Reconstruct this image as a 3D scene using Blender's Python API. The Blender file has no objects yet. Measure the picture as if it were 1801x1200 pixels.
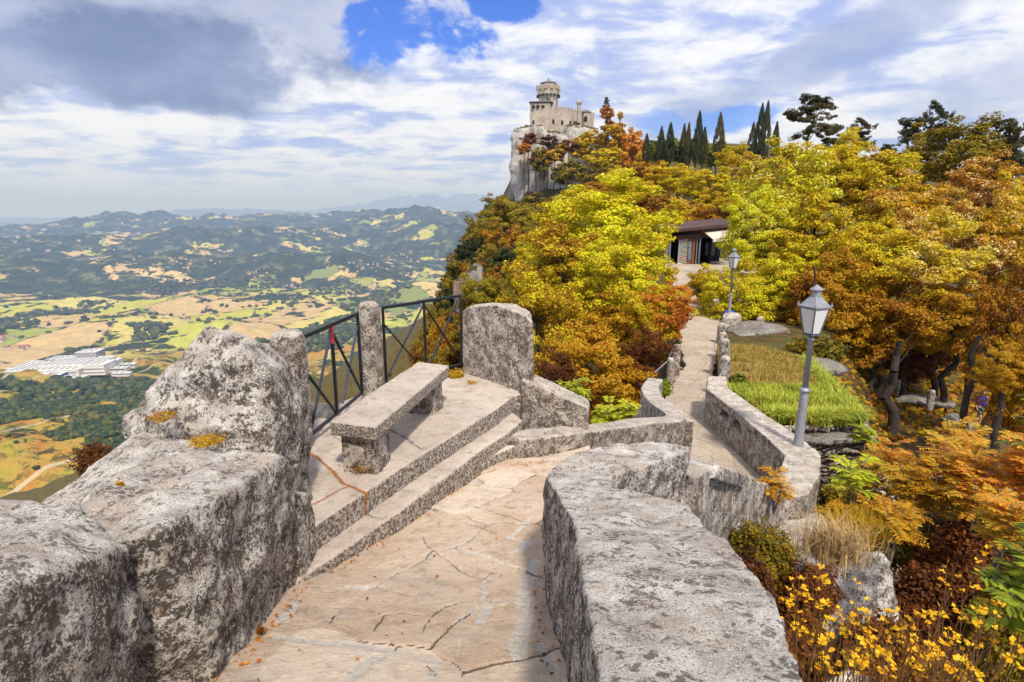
import bpy, bmesh, math, random
import numpy as np
from mathutils import Vector, Matrix
R = math.radians
# ------------------------------------------------------------------ camera, world, sun, exposure
scene = bpy.context.scene
COL = scene.collection
F_PX, CX, CY, PITCH = 1000.0, 900.5, 600.0, R(12.68)
cam_d = bpy.data.cameras.new('camera'); cam = bpy.data.objects.new('camera', cam_d); COL.objects.link(cam)
cam_d.sensor_width = 36.0; cam_d.lens = 36.0 * F_PX / 1801.0
cam_d.clip_start = 0.05; cam_d.clip_end = 300000.0
cam.location = (0, 0, 0); cam.rotation_euler = (R(90) - PITCH, 0, 0)
scene.camera = cam
SUN_EL, SUN_AZ = R(54), R(166)          # azimuth of the sun measured from +Y towards +X
scene.view_settings.view_transform = 'Standard'; scene.view_settings.look = 'None'
scene.view_settings.exposure = 0.20; scene.view_settings.gamma = 1.0
scene.render.engine = 'CYCLES'
cy = scene.cycles
cy.use_denoising = True
cy.max_bounces = 6; cy.diffuse_bounces = 3; cy.glossy_bounces = 2; cy.transmission_bounces = 4
cy.volume_bounces = 0; cy.transparent_max_bounces = 8
cy.caustics_reflective = False; cy.caustics_refractive = False
cy.sample_clamp_indirect = 6.0

class NT:
    """small helper to write node trees as expressions"""
    def __init__(s, tree):
        s.t = tree; s.n = tree.nodes; s.l = tree.links
    def node(s, typ, ins=None, **kw):
        nd = s.n.new(typ)
        for k, v in kw.items(): setattr(nd, k, v)
        if ins:
            for k, v in ins.items(): s.put(nd.inputs[k], v)
        return nd
    def put(s, sock, v):
        if isinstance(v, bpy.types.NodeSocket): s.l.new(v, sock)
        elif v is not None: sock.default_value = v
    def m(s, op, a, b=None, c=None, clamp=False):
        nd = s.n.new('ShaderNodeMath'); nd.operation = op; nd.use_clamp = clamp
        s.put(nd.inputs[0], a)
        if b is not None: s.put(nd.inputs[1], b)
        if c is not None: s.put(nd.inputs[2], c)
        return nd.outputs[0]
    def mr(s, v, a, b, c=0.0, d=1.0, smooth=True):
        nd = s.n.new('ShaderNodeMapRange'); nd.interpolation_type = 'SMOOTHSTEP' if smooth else 'LINEAR'
        s.put(nd.inputs[0], v)
        for i, x in enumerate((a, b, c, d)): s.put(nd.inputs[i + 1], x)
        return nd.outputs[0]
    def mix(s, f, a, b, blend='MIX'):
        nd = s.n.new('ShaderNodeMix'); nd.data_type = 'RGBA'; nd.blend_type = blend
        s.put(nd.inputs[0], f)
        s.put(nd.inputs[6], a if not isinstance(a, tuple) else (*a, 1)[:4])
        s.put(nd.inputs[7], b if not isinstance(b, tuple) else (*b, 1)[:4])
        return nd.outputs[2]
    def noise(s, vec, scale, detail=4, rough=0.55, dist=0.0, out=0):
        nd = s.node('ShaderNodeTexNoise', {'Scale': scale, 'Detail': detail, 'Roughness': rough, 'Distortion': dist})
        if vec is not None: s.l.new(vec, nd.inputs['Vector'])
        return nd.outputs[out]
    def vor(s, vec, scale, feature='F1', out='Distance', rnd=1.0):
        nd = s.node('ShaderNodeTexVoronoi', {'Scale': scale, 'Randomness': rnd}, feature=feature)
        if vec is not None: s.l.new(vec, nd.inputs['Vector'])
        return nd.outputs[out]
    def comb(s, x, y, z):
        nd = s.n.new('ShaderNodeCombineXYZ')
        for i, v in enumerate((x, y, z)): s.put(nd.inputs[i], v)
        return nd.outputs[0]
    def vscale(s, v, sc):
        nd = s.n.new('ShaderNodeVectorMath'); nd.operation = 'MULTIPLY'
        s.l.new(v, nd.inputs[0]); nd.inputs[1].default_value = sc
        return nd.outputs[0]
    def vadd(s, a, b):
        nd = s.n.new('ShaderNodeVectorMath'); nd.operation = 'ADD'
        s.put(nd.inputs[0], a); s.put(nd.inputs[1], b); return nd.outputs[0]
    def ramp(s, f, stops, interp='LINEAR'):
        nd = s.n.new('ShaderNodeValToRGB'); nd.color_ramp.interpolation = interp
        el = nd.color_ramp.elements
        while len(el) > 1: el.remove(el[0])
        el[0].position = stops[0][0]; el[0].color = (*stops[0][1], 1)
        for p, c in stops[1:]:
            e = el.new(p); e.color = (*c, 1)
        s.l.new(f, nd.inputs[0]); return nd.outputs[0]

# world: Nishita sky with procedural clouds laid out by direction
w = bpy.data.worlds.new('World'); scene.world = w; w.use_nodes = True
N = NT(w.node_tree); w.node_tree.nodes.clear()
wo = N.node('ShaderNodeOutputWorld')
sky = N.node('ShaderNodeTexSky', sky_type='NISHITA', sun_disc=False, sun_elevation=SUN_EL, sun_rotation=SUN_AZ)
sky.air_density = 1.0; sky.dust_density = 0.3; sky.ozone_density = 3.0
skyc = N.mix(1.0, sky.outputs[0], (0.17, 0.52, 1.45, 1), 'MULTIPLY')
tc = N.node('ShaderNodeTexCoord').outputs['Generated']
sx = N.node('ShaderNodeSeparateXYZ'); N.l.new(tc, sx.inputs[0])
X, Y, Z = sx.outputs
zc = N.m('MAXIMUM', Z, 0.0)
hz = N.m('ADD', zc, 0.10)
P = N.comb(N.m('DIVIDE', X, hz), N.m('DIVIDE', Y, hz), 0.0)          # clouds on a flat layer
Ps = N.vscale(P, (0.75, 1.05, 1))
n1 = N.noise(Ps, 0.9, 9, 0.55, 0.5)
n2 = N.noise(N.vadd(Ps, (7, 3, 1)), 2.1, 9, 0.6, 0.7)
n3 = N.noise(N.vscale(tc, (3.0, 3.0, 7.0)), 3.2, 9, 0.6, 0.4)
Yp = N.m('MAXIMUM', Y, 0.05)
AZ = N.m('DIVIDE', X, Yp); EL = N.m('DIVIDE', Z, Yp)
warp = N.noise(N.vscale(tc, (1, 1, 1.6)), 5.5, 9, 0.62)
warp2 = N.noise(N.vscale(tc, (1, 1, 2.2)), 2.4, 6, 0.6)
wv = N.m('MULTIPLY', N.m('SUBTRACT', warp, 0.5), 1.7)
def ell(a0, e0, ra, re, k=2.0, rot=0.0):
    da = N.m('SUBTRACT', AZ, a0); de = N.m('SUBTRACT', EL, e0)
    c, s_ = math.cos(rot), math.sin(rot)
    ua = N.m('ADD', N.m('MULTIPLY', da, c / ra), N.m('MULTIPLY', de, s_ / ra))
    ue = N.m('ADD', N.m('MULTIPLY', da, -s_ / re), N.m('MULTIPLY', de, c / re))
    d = N.m('SQRT', N.m('ADD', N.m('POWER', N.m('ABSOLUTE', ua), 2.0), N.m('POWER', N.m('ABSOLUTE', ue), 2.0)))
    return N.m('ADD', d, N.m('MULTIPLY', wv, k))
front = N.mr(Y, 0.0, 0.1)
hole1 = N.mr(ell(-0.165, 0.283, 0.118, 0.060, 2.6, -0.10), 1.20, 0.70)
wisp = N.mr(N.noise(N.vscale(tc, (1, 1, 1.5)), 17.0, 8, 0.65, 0.5), 0.56, 0.70, 0.0, 0.75)
hole1 = N.m('MULTIPLY', hole1, N.m('SUBTRACT', 1.0, wisp))
hole1 = N.m('MAXIMUM', hole1, N.mr(ell(-0.02, 0.325, 0.06, 0.028, 2.4), 1.1, 0.75))
hole2 = N.mr(ell(0.41, 0.158, 0.10, 0.022, 2.6, 0.25), 1.05, 0.6)
hole3 = N.mr(ell(0.24, 0.145, 0.05, 0.018, 2.6, -0.1), 1.05, 0.6)
# the big dark cloud at the left: wide top, flat base
dark = N.mr(ell(-0.70, 0.236, 0.50, 0.080, 1.5, -0.06), 1.12, 0.62)
dark_up = N.mr(ell(-0.55, 0.36, 0.50, 0.16, 0.9), 1.2, 0.8)
dark2 = N.mr(ell(0.55, 0.265, 0.42, 0.045, 1.6, 0.42), 1.25, 0.25)
dark3 = N.mr(ell(0.85, 0.22, 0.30, 0.075, 1.6, 0.3), 1.25, 0.25)
# light and dark streaks of the high layer
lay = N.m('ADD', N.m('MULTIPLY', n2, 0.45), N.m('ADD', N.m('MULTIPLY', n1, 0.2), N.m('MULTIPLY', n3, 0.40)))
bright = N.mr(lay, 0.425, 0.585)
cl = N.ramp(bright, [(0.0, (0.36, 0.45, 0.84)), (0.30, (0.51, 0.58, 0.87)), (0.6, (0.73, 0.77, 0.93)), (1.0, (0.94, 0.94, 0.98))])
gre = N.ramp(N.mr(N.m('ADD', warp2, N.m('MULTIPLY', N.m('SUBTRACT', warp, 0.5), 0.6)), 0.34, 0.66), [(0, (0.15, 0.19, 0.34)), (0.55, (0.25, 0.30, 0.48)), (1, (0.42, 0.46, 0.66))])
upc = N.ramp(N.mr(warp2, 0.36, 0.64), [(0, (0.36, 0.40, 0.58)), (0.6, (0.48, 0.52, 0.68)), (1, (0.70, 0.71, 0.81))])
blu = N.ramp(N.mr(warp, 0.35, 0.65), [(0, (0.27, 0.34, 0.62)), (1, (0.50, 0.56, 0.78))])
gap = N.mr(lay, 0.42, 0.36)
c0 = N.mix(N.m('MULTIPLY', gap, 0.22), cl, (0.16, 0.34, 0.86, 1))
c0 = N.mix(N.m('MULTIPLY', N.m('MULTIPLY', dark_up, front), 0.85), c0, upc)
c0 = N.mix(N.m('MULTIPLY', N.m('MULTIPLY', dark2, front), 0.8), c0, blu)
c0 = N.mix(N.m('MULTIPLY', N.m('MULTIPLY', dark3, front), 0.7), c0, blu)
c0 = N.mix(N.m('MULTIPLY', dark, front), c0, gre)
skyv = N.mix(1.0, skyc, (0.11, 0.11, 0.11, 1), 'MULTIPLY')
hl = N.m('MAXIMUM', N.m('MAXIMUM', hole1, N.m('MULTIPLY', hole2, 0.8)), N.m('MULTIPLY', hole3, 0.5))
hl = N.m('MULTIPLY', hl, front)
c1 = N.mix(hl, c0, skyv)
# bright pale band over the horizon
hb = N.mr(Z, 0.10, 0.0)
c2 = N.mix(N.m('MULTIPLY', hb, 0.72), c1, (0.66, 0.73, 0.97, 1))
bg = N.node('ShaderNodeBackground', {'Strength': 1.0}); N.l.new(c2, bg.inputs['Color'])
N.l.new(bg.outputs[0], wo.inputs['Surface'])

sd = bpy.data.lights.new('sun', 'SUN'); sun = bpy.data.objects.new('sun', sd); COL.objects.link(sun)
sd.energy = 4.3; sd.angle = R(5.0); sd.color = (1.0, 0.93, 0.82)
sdir = Vector((math.sin(SUN_AZ) * math.cos(SUN_EL), math.cos(SUN_AZ) * math.cos(SUN_EL), math.sin(SUN_EL)))
sun.rotation_euler = sdir.to_track_quat('Z', 'Y').to_euler(); sun.location = sdir * 50

# ------------------------------------------------------------------ helpers
TH_C, TH_S = math.cos(PITCH), math.sin(PITCH)
def ray(px, py):
    u, v = (px - CX) / F_PX, (CY - py) / F_PX
    return Vector((u, TH_C + v * TH_S, -TH_S + v * TH_C))
def Wz(px, py, z):
    d = ray(px, py); return d * (z / d.z)
def Wy(px, py, y):
    d = ray(px, py); return d * (y / d.y)

def tag(o, label=None, cat=None, group=None, kind=None):
    if label: o['label'] = label
    if cat: o['category'] = cat
    if group: o['group'] = group
    if kind: o['kind'] = kind
    return o
def empty(name, loc=(0, 0, 0), rz=0.0):
    o = bpy.data.objects.new(name, None); COL.objects.link(o); o.location = loc; o.rotation_euler.z = rz
    o.empty_display_size = 0.1
    return o
def link(name, me, mat=None, parent=None, loc=None, smooth=False):
    if mat is not None and not me.materials: me.materials.append(mat)
    o = bpy.data.objects.new(name, me); COL.objects.link(o)
    if parent is not None: o.parent = parent
    if loc is not None: o.location = loc
    if smooth: me.shade_smooth()
    return o
def from_bm(name, bm, mat=None, parent=None, smooth=False, bevel=0.0):
    if bevel:
        bmesh.ops.bevel(bm, geom=[e for e in bm.edges if len(e.link_faces) == 2 and e.calc_face_angle(0) > 0.5], offset=bevel, segments=2, affect='EDGES')
    bmesh.ops.recalc_face_normals(bm, faces=bm.faces)
    me = bpy.data.meshes.new(name); bm.to_mesh(me); bm.free()
    return link(name, me, mat, parent, None, smooth)
def box(bm, c, s, rz=0.0, rx=0.0, ry=0.0):
    M = Matrix.Translation(c) @ Matrix.Rotation(rz, 4, 'Z') @ Matrix.Rotation(ry, 4, 'Y') @ Matrix.Rotation(rx, 4, 'X') @ Matrix.Diagonal((*s, 1))
    return bmesh.ops.create_cube(bm, size=1.0, matrix=M)
def tube(bm, a, b, r0, r1=None, seg=10, caps=True):
    a, b = Vector(a), Vector(b); d = b - a
    if d.length < 1e-6: return
    M = Matrix.Translation((a + b) / 2) @ d.to_track_quat('Z', 'Y').to_matrix().to_4x4()
    bmesh.ops.create_cone(bm, cap_ends=caps, segments=seg, radius1=r0, radius2=r0 if r1 is None else r1, depth=d.length, matrix=M)
def lathe(bm, prof, seg=16, c=(0, 0, 0), rot=0.0):
    rings = []
    for r, z in prof:
        rings.append([bm.verts.new((c[0] + r * math.cos(rot + 2 * math.pi * i / seg), c[1] + r * math.sin(rot + 2 * math.pi * i / seg), c[2] + z)) for i in range(seg)])
    for A, B in zip(rings, rings[1:]):
        for i in range(seg): bm.faces.new((A[i], A[(i + 1) % seg], B[(i + 1) % seg], B[i]))
    bm.faces.new(rings[0][::-1]); bm.faces.new(rings[-1])
def prism(bm, pts, ztop, zbot):
    """pts: list of (x, y) ; ztop/zbot: number or list"""
    n = len(pts)
    zt = ztop if isinstance(ztop, (list, tuple)) else [ztop] * n
    zb = zbot if isinstance(zbot, (list, tuple)) else [zbot] * n
    T = [bm.verts.new((p[0], p[1], z)) for p, z in zip(pts, zt)]
    B = [bm.verts.new((p[0], p[1], z)) for p, z in zip(pts, zb)]
    for i in range(n):
        j = (i + 1) % n; bm.faces.new((T[i], T[j], B[j], B[i]))
    ft = bm.faces.new(T[::-1]); fb = bm.faces.new(B)
    bmesh.ops.triangulate(bm, faces=[ft, fb])
def ribbon(bm, st):
    """st: stations (left xy, right xy, ztop, zbot) -> a closed wall"""
    rows = []
    for l, r, zt, zb in st:
        zl, zr = zt if isinstance(zt, tuple) else (zt, zt)
        rows.append([bm.verts.new((l[0], l[1], zl)), bm.verts.new((r[0], r[1], zr)), bm.verts.new((r[0], r[1], zb)), bm.verts.new((l[0], l[1], zb))])
    for A, B in zip(rows, rows[1:]):
        for i in range(4):
            j = (i + 1) % 4; bm.faces.new((A[i], A[j], B[j], B[i]))
    bm.faces.new(rows[0]); bm.faces.new(rows[-1][::-1])

# numpy value noise
_rng = np.random.RandomState(7); _perm = _rng.permutation(4096); _val = _rng.rand(4096) * 2 - 1
def _h(i, j, k): return _val[_perm[(_perm[(_perm[i & 4095] + j) & 4095] + k) & 4095]]
def vnoise(p):
    i = np.floor(p).astype(int); f = p - i; f = f * f * (3 - 2 * f)
    x, y, z = i[:, 0], i[:, 1], i[:, 2]; fx, fy, fz = f[:, 0], f[:, 1], f[:, 2]
    def L(a, b, t): return a + (b - a) * t
    return L(L(L(_h(x, y, z), _h(x + 1, y, z), fx), L(_h(x, y + 1, z), _h(x + 1, y + 1, z), fx), fy),
             L(L(_h(x, y, z + 1), _h(x + 1, y, z + 1), fx), L(_h(x, y + 1, z + 1), _h(x + 1, y + 1, z + 1), fx), fy), fz)
def fbm(p, sc, oct=4, g=0.5, ridged=False):
    s = np.zeros(len(p)); a = 1.0; q = p * sc; t = 0
    for o in range(oct):
        v = vnoise(q + 17.3 * o)
        if ridged: v = 1 - 2 * np.abs(v)
        s += a * v; t += a; a *= g; q = q * 2.03
    return s / t
def co_of(me):
    a = np.empty(len(me.vertices) * 3, np.float32); me.vertices.foreach_get('co', a); return a.reshape(-1, 3).astype(float)
def no_of(me):
    a = np.empty(len(me.vertices) * 3, np.float32); me.vertices.foreach_get('normal', a); return a.reshape(-1, 3).astype(float)
def set_co(me, c): me.vertices.foreach_set('co', c.astype(np.float32).ravel()); me.update()
def stone(name, bm, mat, parent=None, vox=0.02, smooth=4, amp=0.03, sc=2.5, fine=0.006, fsc=18, cut=None, chunky=0.0, csc=3.0, drop=None):
    """closed mesh -> worn stone: voxel remesh, rounded edges, noise relief, baked into the mesh"""
    bmesh.ops.recalc_face_normals(bm, faces=bm.faces)
    me = bpy.data.meshes.new('tmp'); bm.to_mesh(me); bm.free()
    o = bpy.data.objects.new('tmp', me); COL.objects.link(o)
    cutters = []
    for cb in (cut or []):
        bmesh.ops.recalc_face_normals(cb, faces=cb.faces)
        cm = bpy.data.meshes.new('c'); cb.to_mesh(cm); cb.free(); co = bpy.data.objects.new('c', cm); COL.objects.link(co)
        md = o.modifiers.new('b', 'BOOLEAN'); md.operation = 'DIFFERENCE'; md.object = co; md.solver = 'EXACT'; cutters.append(co)
    md = o.modifiers.new('r', 'REMESH'); md.mode = 'VOXEL'; md.voxel_size = vox
    if smooth:
        md = o.modifiers.new('s', 'SMOOTH'); md.iterations = smooth; md.factor = 0.5
    dg = bpy.context.evaluated_depsgraph_get()
    nm = bpy.data.meshes.new_from_object(o.evaluated_get(dg))
    bpy.data.objects.remove(o)
    for c in cutters: bpy.data.objects.remove(c)
    nm.name = name
    p = co_of(nm); n = no_of(nm)
    d = amp * fbm(p, sc, 3) + fine * fbm(p + 50, fsc, 3, 0.6)
    if chunky:
        v = fbm(p + 9, csc, 3, 0.5, True); d += chunky * v
    p = p + n * d[:, None]
    if drop is not None: p = drop(p)
    set_co(nm, p)
    nm.materials.clear()
    return link(name, nm, mat, parent, smooth=True)
def hull(pts):
    bm = bmesh.new()
    for p in pts: bm.verts.new(p)
    r = bmesh.ops.convex_hull(bm, input=bm.verts)
    junk = list({g for g in r['geom_interior'] + r['geom_unused'] if isinstance(g, bmesh.types.BMVert)})
    if junk: bmesh.ops.delete(bm, geom=junk, context='VERTS')
    return bm
def mesh_np(name, verts, faces, mat=None, parent=None, smooth=True, quads=True):
    me = bpy.data.meshes.new(name); nv, nf = len(verts), len(faces); k = faces.shape[1]
    me.vertices.add(nv); me.vertices.foreach_set('co', verts.astype(np.float32).ravel())
    me.loops.add(nf * k); me.loops.foreach_set('vertex_index', faces.astype(np.int32).ravel())
    me.polygons.add(nf); me.polygons.foreach_set('loop_start', np.arange(0, nf * k, k, dtype=np.int32))
    me.update(calc_edges=True); me.validate()
    if mat is not None: me.materials.append(mat)
    if smooth: me.shade_smooth()
    return me
def attr(me, name, vals):
    a = me.attributes.new(name, 'FLOAT', 'POINT'); a.data.foreach_set('value', np.asarray(vals, np.float32))

# ------------------------------------------------------------------ materials
def mat(name):
    m = bpy.data.materials.new(name); m.use_nodes = True; m.node_tree.nodes.clear()
    n = NT(m.node_tree); out = n.node('ShaderNodeOutputMaterial')
    b = n.node('ShaderNodeBsdfPrincipled'); n.l.new(b.outputs[0], out.inputs[0]); n.b = b; n.out = out
    b.inputs['Roughness'].default_value = 0.85; b.inputs['Specular IOR Level'].default_value = 0.25
    g = n.node('ShaderNodeNewGeometry'); n.pos = g.outputs['Position']; n.nor = g.outputs['Normal']; n.isl = g.outputs['Random Per Island']
    return m, n
def bump(n, h, dist, strength=1.0):
    nd = n.node('ShaderNodeBump', {'Strength': strength, 'Distance': dist}); n.l.new(h, nd.inputs['Height'])
    n.l.new(nd.outputs[0], n.b.inputs['Normal'])
def nz(n):
    s = n.node('ShaderNodeSeparateXYZ'); n.l.new(n.nor, s.inputs[0]); return s.outputs[2]

def lichen_stone(name, light, mid, dark, k=1.0, cover_top=0.36, cover_side=0.60, moss=0.0, warm=(0.50, 0.40, 0.30)):
    """pale limestone crusted with lichen: pale crust and dark pits, denser on upright faces"""
    m, n = mat(name); p = n.pos
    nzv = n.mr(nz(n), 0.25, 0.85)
    base = n.mix(n.mr(n.noise(p, 2.2 * k, 5, 0.6), 0.38, 0.62), mid, light)
    base = n.mix(n.mr(n.noise(n.vadd(p, (3, 1, 2)), 1.3 * k, 4, 0.6), 0.52, 0.68, 0, 0.6), base, warm)
    ncl = n.noise(p, 15 * k, 10, 0.72)
    nbg = n.noise(n.vadd(p, (11, 5, 7)), 3.4 * k, 5, 0.6)
    ncf = n.noise(n.vadd(p, (6, 2, 3)), 40 * k, 7, 0.7)
    fm = n.mr(n.noise(n.vadd(p, (1, 12, 5)), 3.0 * k, 3), 0.40, 0.60)
    ncl = n.m('ADD', n.m('MULTIPLY', ncl, n.m('SUBTRACT', 1.0, n.m('MULTIPLY', fm, 0.75))), n.m('MULTIPLY', ncf, n.m('MULTIPLY', fm, 0.75)))
    f = n.m('ADD', n.m('MULTIPLY', ncl, 0.68), n.m('MULTIPLY', nbg, 0.32))
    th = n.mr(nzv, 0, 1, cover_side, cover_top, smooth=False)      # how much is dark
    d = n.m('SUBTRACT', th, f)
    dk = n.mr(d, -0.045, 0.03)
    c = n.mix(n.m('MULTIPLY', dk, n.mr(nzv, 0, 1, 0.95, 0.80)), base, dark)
    # crisp dark crusts in loose patches, ringed pale lichens
    pq = n.vadd(p, n.vscale(n.noise(p, 22 * k, 4, 0.6, out=1), (0.045, 0.045, 0.045)))
    big = n.m('MULTIPLY', n.mr(n.vor(pq, 9 * k), 0.42, 0.36), n.mr(n.noise(n.vadd(p, (21, 3, 8)), 2.2 * k, 4, 0.6), 0.50, 0.57))
    big = n.m('MULTIPLY', big, n.mr(ncl, 0.40, 0.50))
    c = n.mix(n.m('MULTIPLY', big, 0.78), c, tuple(x * 1.5 for x in dark))
    v = n.vor(n.vadd(p, n.vscale(n.noise(p, 9 * k, 3, out=1), (0.09, 0.09, 0.09))), 17 * k)
    cr = n.m('MULTIPLY', n.mr(v, 0.30, 0.22), n.mr(n.noise(n.vadd(p, (2, 9, 4)), 5 * k, 4), 0.47, 0.55))
    c = n.mix(n.m('MULTIPLY', cr, 0.75), c, tuple(min(1, x * 1.12) for x in light))
    fine = n.noise(p, 62 * k, 6, 0.72)
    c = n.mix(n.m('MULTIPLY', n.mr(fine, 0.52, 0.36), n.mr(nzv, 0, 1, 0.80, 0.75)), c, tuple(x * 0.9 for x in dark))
    o_ = n.m('MULTIPLY', n.mr(n.noise(n.vadd(p, (8, 8, 8)), 6 * k, 5, 0.7), 0.66, 0.70), 0.7)
    c = n.mix(o_, c, (0.46, 0.22, 0.06))
    n.l.new(c, n.b.inputs['Base Color'])
    h = n.m('ADD', n.m('MULTIPLY', f, 1.6), n.m('ADD', n.m('MULTIPLY', fine, 0.35), n.m('MULTIPLY', cr, 0.12)))
    bump(n, h, 0.08 / k, 1.0)
    n.b.inputs['Roughness'].default_value = 0.93
    return m
M = {}
M['rock'] = lichen_stone('lichen_rock', (0.84, 0.78, 0.71), (0.58, 0.51, 0.45), (0.070, 0.050, 0.040), 2.7, 0.450, 0.498, warm=(0.66, 0.52, 0.41))
M['wall'] = lichen_stone('lichen_wall', (0.74, 0.66, 0.58), (0.50, 0.43, 0.37), (0.10, 0.072, 0.055), 2.5, 0.42, 0.492, warm=(0.60, 0.48, 0.38))
M['cliffstone'] = lichen_stone('cliff_stone', (0.46, 0.43, 0.40), (0.30, 0.27, 0.24), (0.09, 0.075, 0.06), 0.55, 0.44, 0.50)

def slab_mat(name, a, b, joint=True, k=1.0):
    m, n = mat(name); p = n.pos
    base = n.mix(n.mr(n.noise(p, 1.3 * k, 5, 0.6), 0.36, 0.62), a, b)
    base = n.mix(n.mr(n.noise(n.vadd(p, (5, 2, 0)), 7 * k, 7, 0.68), 0.48, 0.66, 0, 0.65), base, tuple(x * 0.60 for x in a))
    base = n.mix(n.mr(n.noise(n.vadd(p, (1, 7, 0)), 2.6 * k, 6, 0.62), 0.54, 0.64, 0, 0.45), base, (0.50, 0.47, 0.43))
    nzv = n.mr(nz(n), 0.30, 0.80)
    f1 = n.noise(p, 30 * k, 8, 0.75)
    pit = n.mr(f1, 0.42, 0.33)
    c = n.mix(n.m('MULTIPLY', pit, 0.75), base, (0.12, 0.085, 0.06))
    c = n.mix(n.mr(n.noise(n.vadd(p, (4, 4, 1)), 85 * k, 5, 0.75), 0.42, 0.34, 0, .6), c, (0.16, 0.11, 0.08))
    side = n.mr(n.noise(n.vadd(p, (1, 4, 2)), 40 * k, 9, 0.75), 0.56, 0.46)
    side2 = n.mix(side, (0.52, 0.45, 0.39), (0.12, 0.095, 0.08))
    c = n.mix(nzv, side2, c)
    h = n.m('ADD', n.m('MULTIPLY', f1, 0.8), n.m('MULTIPLY', n.noise(p, 6 * k, 7, 0.65), 1.1))
    if joint:
        mo = n.node('ShaderNodeAttribute', attribute_name='mortar').outputs['Fac']
        ck = n.node('ShaderNodeAttribute', attribute_name='crack').outputs['Fac']
        tn = n.node('ShaderNodeAttribute', attribute_name='tone').outputs['Fac']
        c = n.mix(n.m('MULTIPLY', n.mr(tn, 0.35, 1.0, smooth=False), n.m('MULTIPLY', nzv, 0.36)), c, (0.42, 0.30, 0.20))
        c = n.mix(n.m('MULTIPLY', n.mr(tn, 0.35, 0.0, smooth=False), n.m('MULTIPLY', nzv, 0.36)), c, (0.76, 0.66, 0.54))
        gr = n.mix(n.mr(f1, 0.35, 0.6), (0.46, 0.405, 0.355), (0.60, 0.54, 0.48))
        edge = n.m('ADD', mo, n.m('MULTIPLY', n.m('SUBTRACT', n.noise(p, 26, 4, 0.7), 0.5), 0.9))
        c = n.mix(n.mr(edge, 0.45, 0.6), c, gr)
        ed = n.m('ADD', ck, n.m('MULTIPLY', n.m('SUBTRACT', n.noise(p, 40, 4, 0.7), 0.5), 0.8))
        c = n.mix(n.mr(ed, 0.45, 0.75, 0, 0.85), c, (0.085, 0.062, 0.045))
        os_ = n.node('ShaderNodeAttribute', attribute_name='ochre').outputs['Fac']
        eo = n.m('ADD', os_, n.m('MULTIPLY', n.m('SUBTRACT', n.noise(p, 20, 4, 0.7), 0.5), 0.9))
        c = n.mix(n.mr(eo, 0.45, 0.65, 0, 0.9), c, (0.33, 0.12, 0.022))
    n.l.new(c, n.b.inputs['Base Color']); bump(n, h, 0.03, 1.0)
    n.b.inputs['Roughness'].default_value = 0.8
    return m
M['floor'] = slab_mat('walkway_slabs', (0.58, 0.425, 0.31), (0.70, 0.56, 0.44))
M['terrace'] = slab_mat('terrace_slabs', (0.52, 0.43, 0.36), (0.62, 0.53, 0.45))
M['bench'] = slab_mat('bench_stone', (0.50, 0.42, 0.35), (0.60, 0.51, 0.43), False, 1.4)
def simple(name, col, rough=0.6, metal=0.0, var=0.0, sc=6.0, bmp=0.0, col2=None, spec=0.4):
    m, n = mat(name)
    c2 = col2 or tuple(x * (1 - var) for x in col)
    c = n.mix(n.mr(n.noise(n.pos, sc, 6, 0.65), 0.35, 0.65), col, c2)
    n.l.new(c, n.b.inputs['Base Color']); n.b.inputs['Roughness'].default_value = rough; n.b.inputs['Metallic'].default_value = metal
    n.b.inputs['Specular IOR Level'].default_value = spec
    if bmp: bump(n, n.noise(n.pos, sc * 3, 6, 0.7), bmp)
    return m
# ------------------------------------------------------------------ terrain
def interp(x, xs, ys): return np.interp(x, xs, ys)
RY = [-60, -20, 0, 6, 13, 17.5, 25, 35, 47, 70, 100, 150, 200, 255, 272, 288, 330, 420, 600, 1200]
RX = [-3, -1, 0, 1.5, 4.1, 5.8, 8.4, 11, 13.5, 17, 22, 24, 24, 22, 24, 25, 26, 40, 60, 150]
RZ = [-1, -2.2, -3.6, -5.4, -5.0, -4.98, -5.0, -4.9, -4.6, -5, -5, -4, -3, 1, 12, 33, 36, 20, -60, -480]
WL = [2, 1.5, 0.8, 0.6, 1.3, 2, 3.5, 7, 11, 16, 20, 21, 20, 17, 17, 17, 15, 15, 20, 30]
WR = [2, 1.5, 0.8, 1.2, 1.6, 3.4, 6, 9, 16, 30, 50, 70, 80, 80, 80, 80, 80, 60, 60, 60]
hills = []   # (x, y, height, rx, ry, rot)
def hill(px, py, r, wpx, depth, base=-540.0):
    d = ray(px, py); s = r / d.y; c = d * s
    half = wpx / 2 / F_PX * r
    hills.append((c.x, c.y, c.z - base, half, depth, math.atan2(-d.x, d.y)))
for h_ in [(640, 380, 11500, 620, 2200), (760, 384, 9000, 330, 1500), (480, 416, 7200, 460, 1000), (180, 432, 6500, 420, 900), (60, 405, 10000, 460, 1800),
           (300, 404, 10500, 300, 1500), (500, 448, 5300, 380, 560), (280, 458, 5000, 330, 520), (30, 468, 4700, 380, 600), (620, 455, 5000, 260, 420), (820, 408, 7000, 240, 1000),
           (345, 376, 30000, 260, 4500), (150, 386, 34000, 600, 5000), (500, 379, 30000, 330, 4500), (680, 368, 40000, 420, 5000), (850, 357, 42000, 360, 5500), (980, 362, 30000, 400, 5000), (1200, 362, 30000, 500, 5000),
           (-300, 400, 12000, 600, 2500), (-200, 450, 5500, 420, 900), (1300, 380, 12000, 600, 2500), (420, 560, 2600, 300, 260), (180, 560, 2700, 260, 260), (620, 520, 3300, 300, 330), (350, 518, 3500, 260, 260), (90, 520, 3600, 240, 300), (760, 500, 3600, 200, 350)]:
    hill(*h_)
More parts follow.
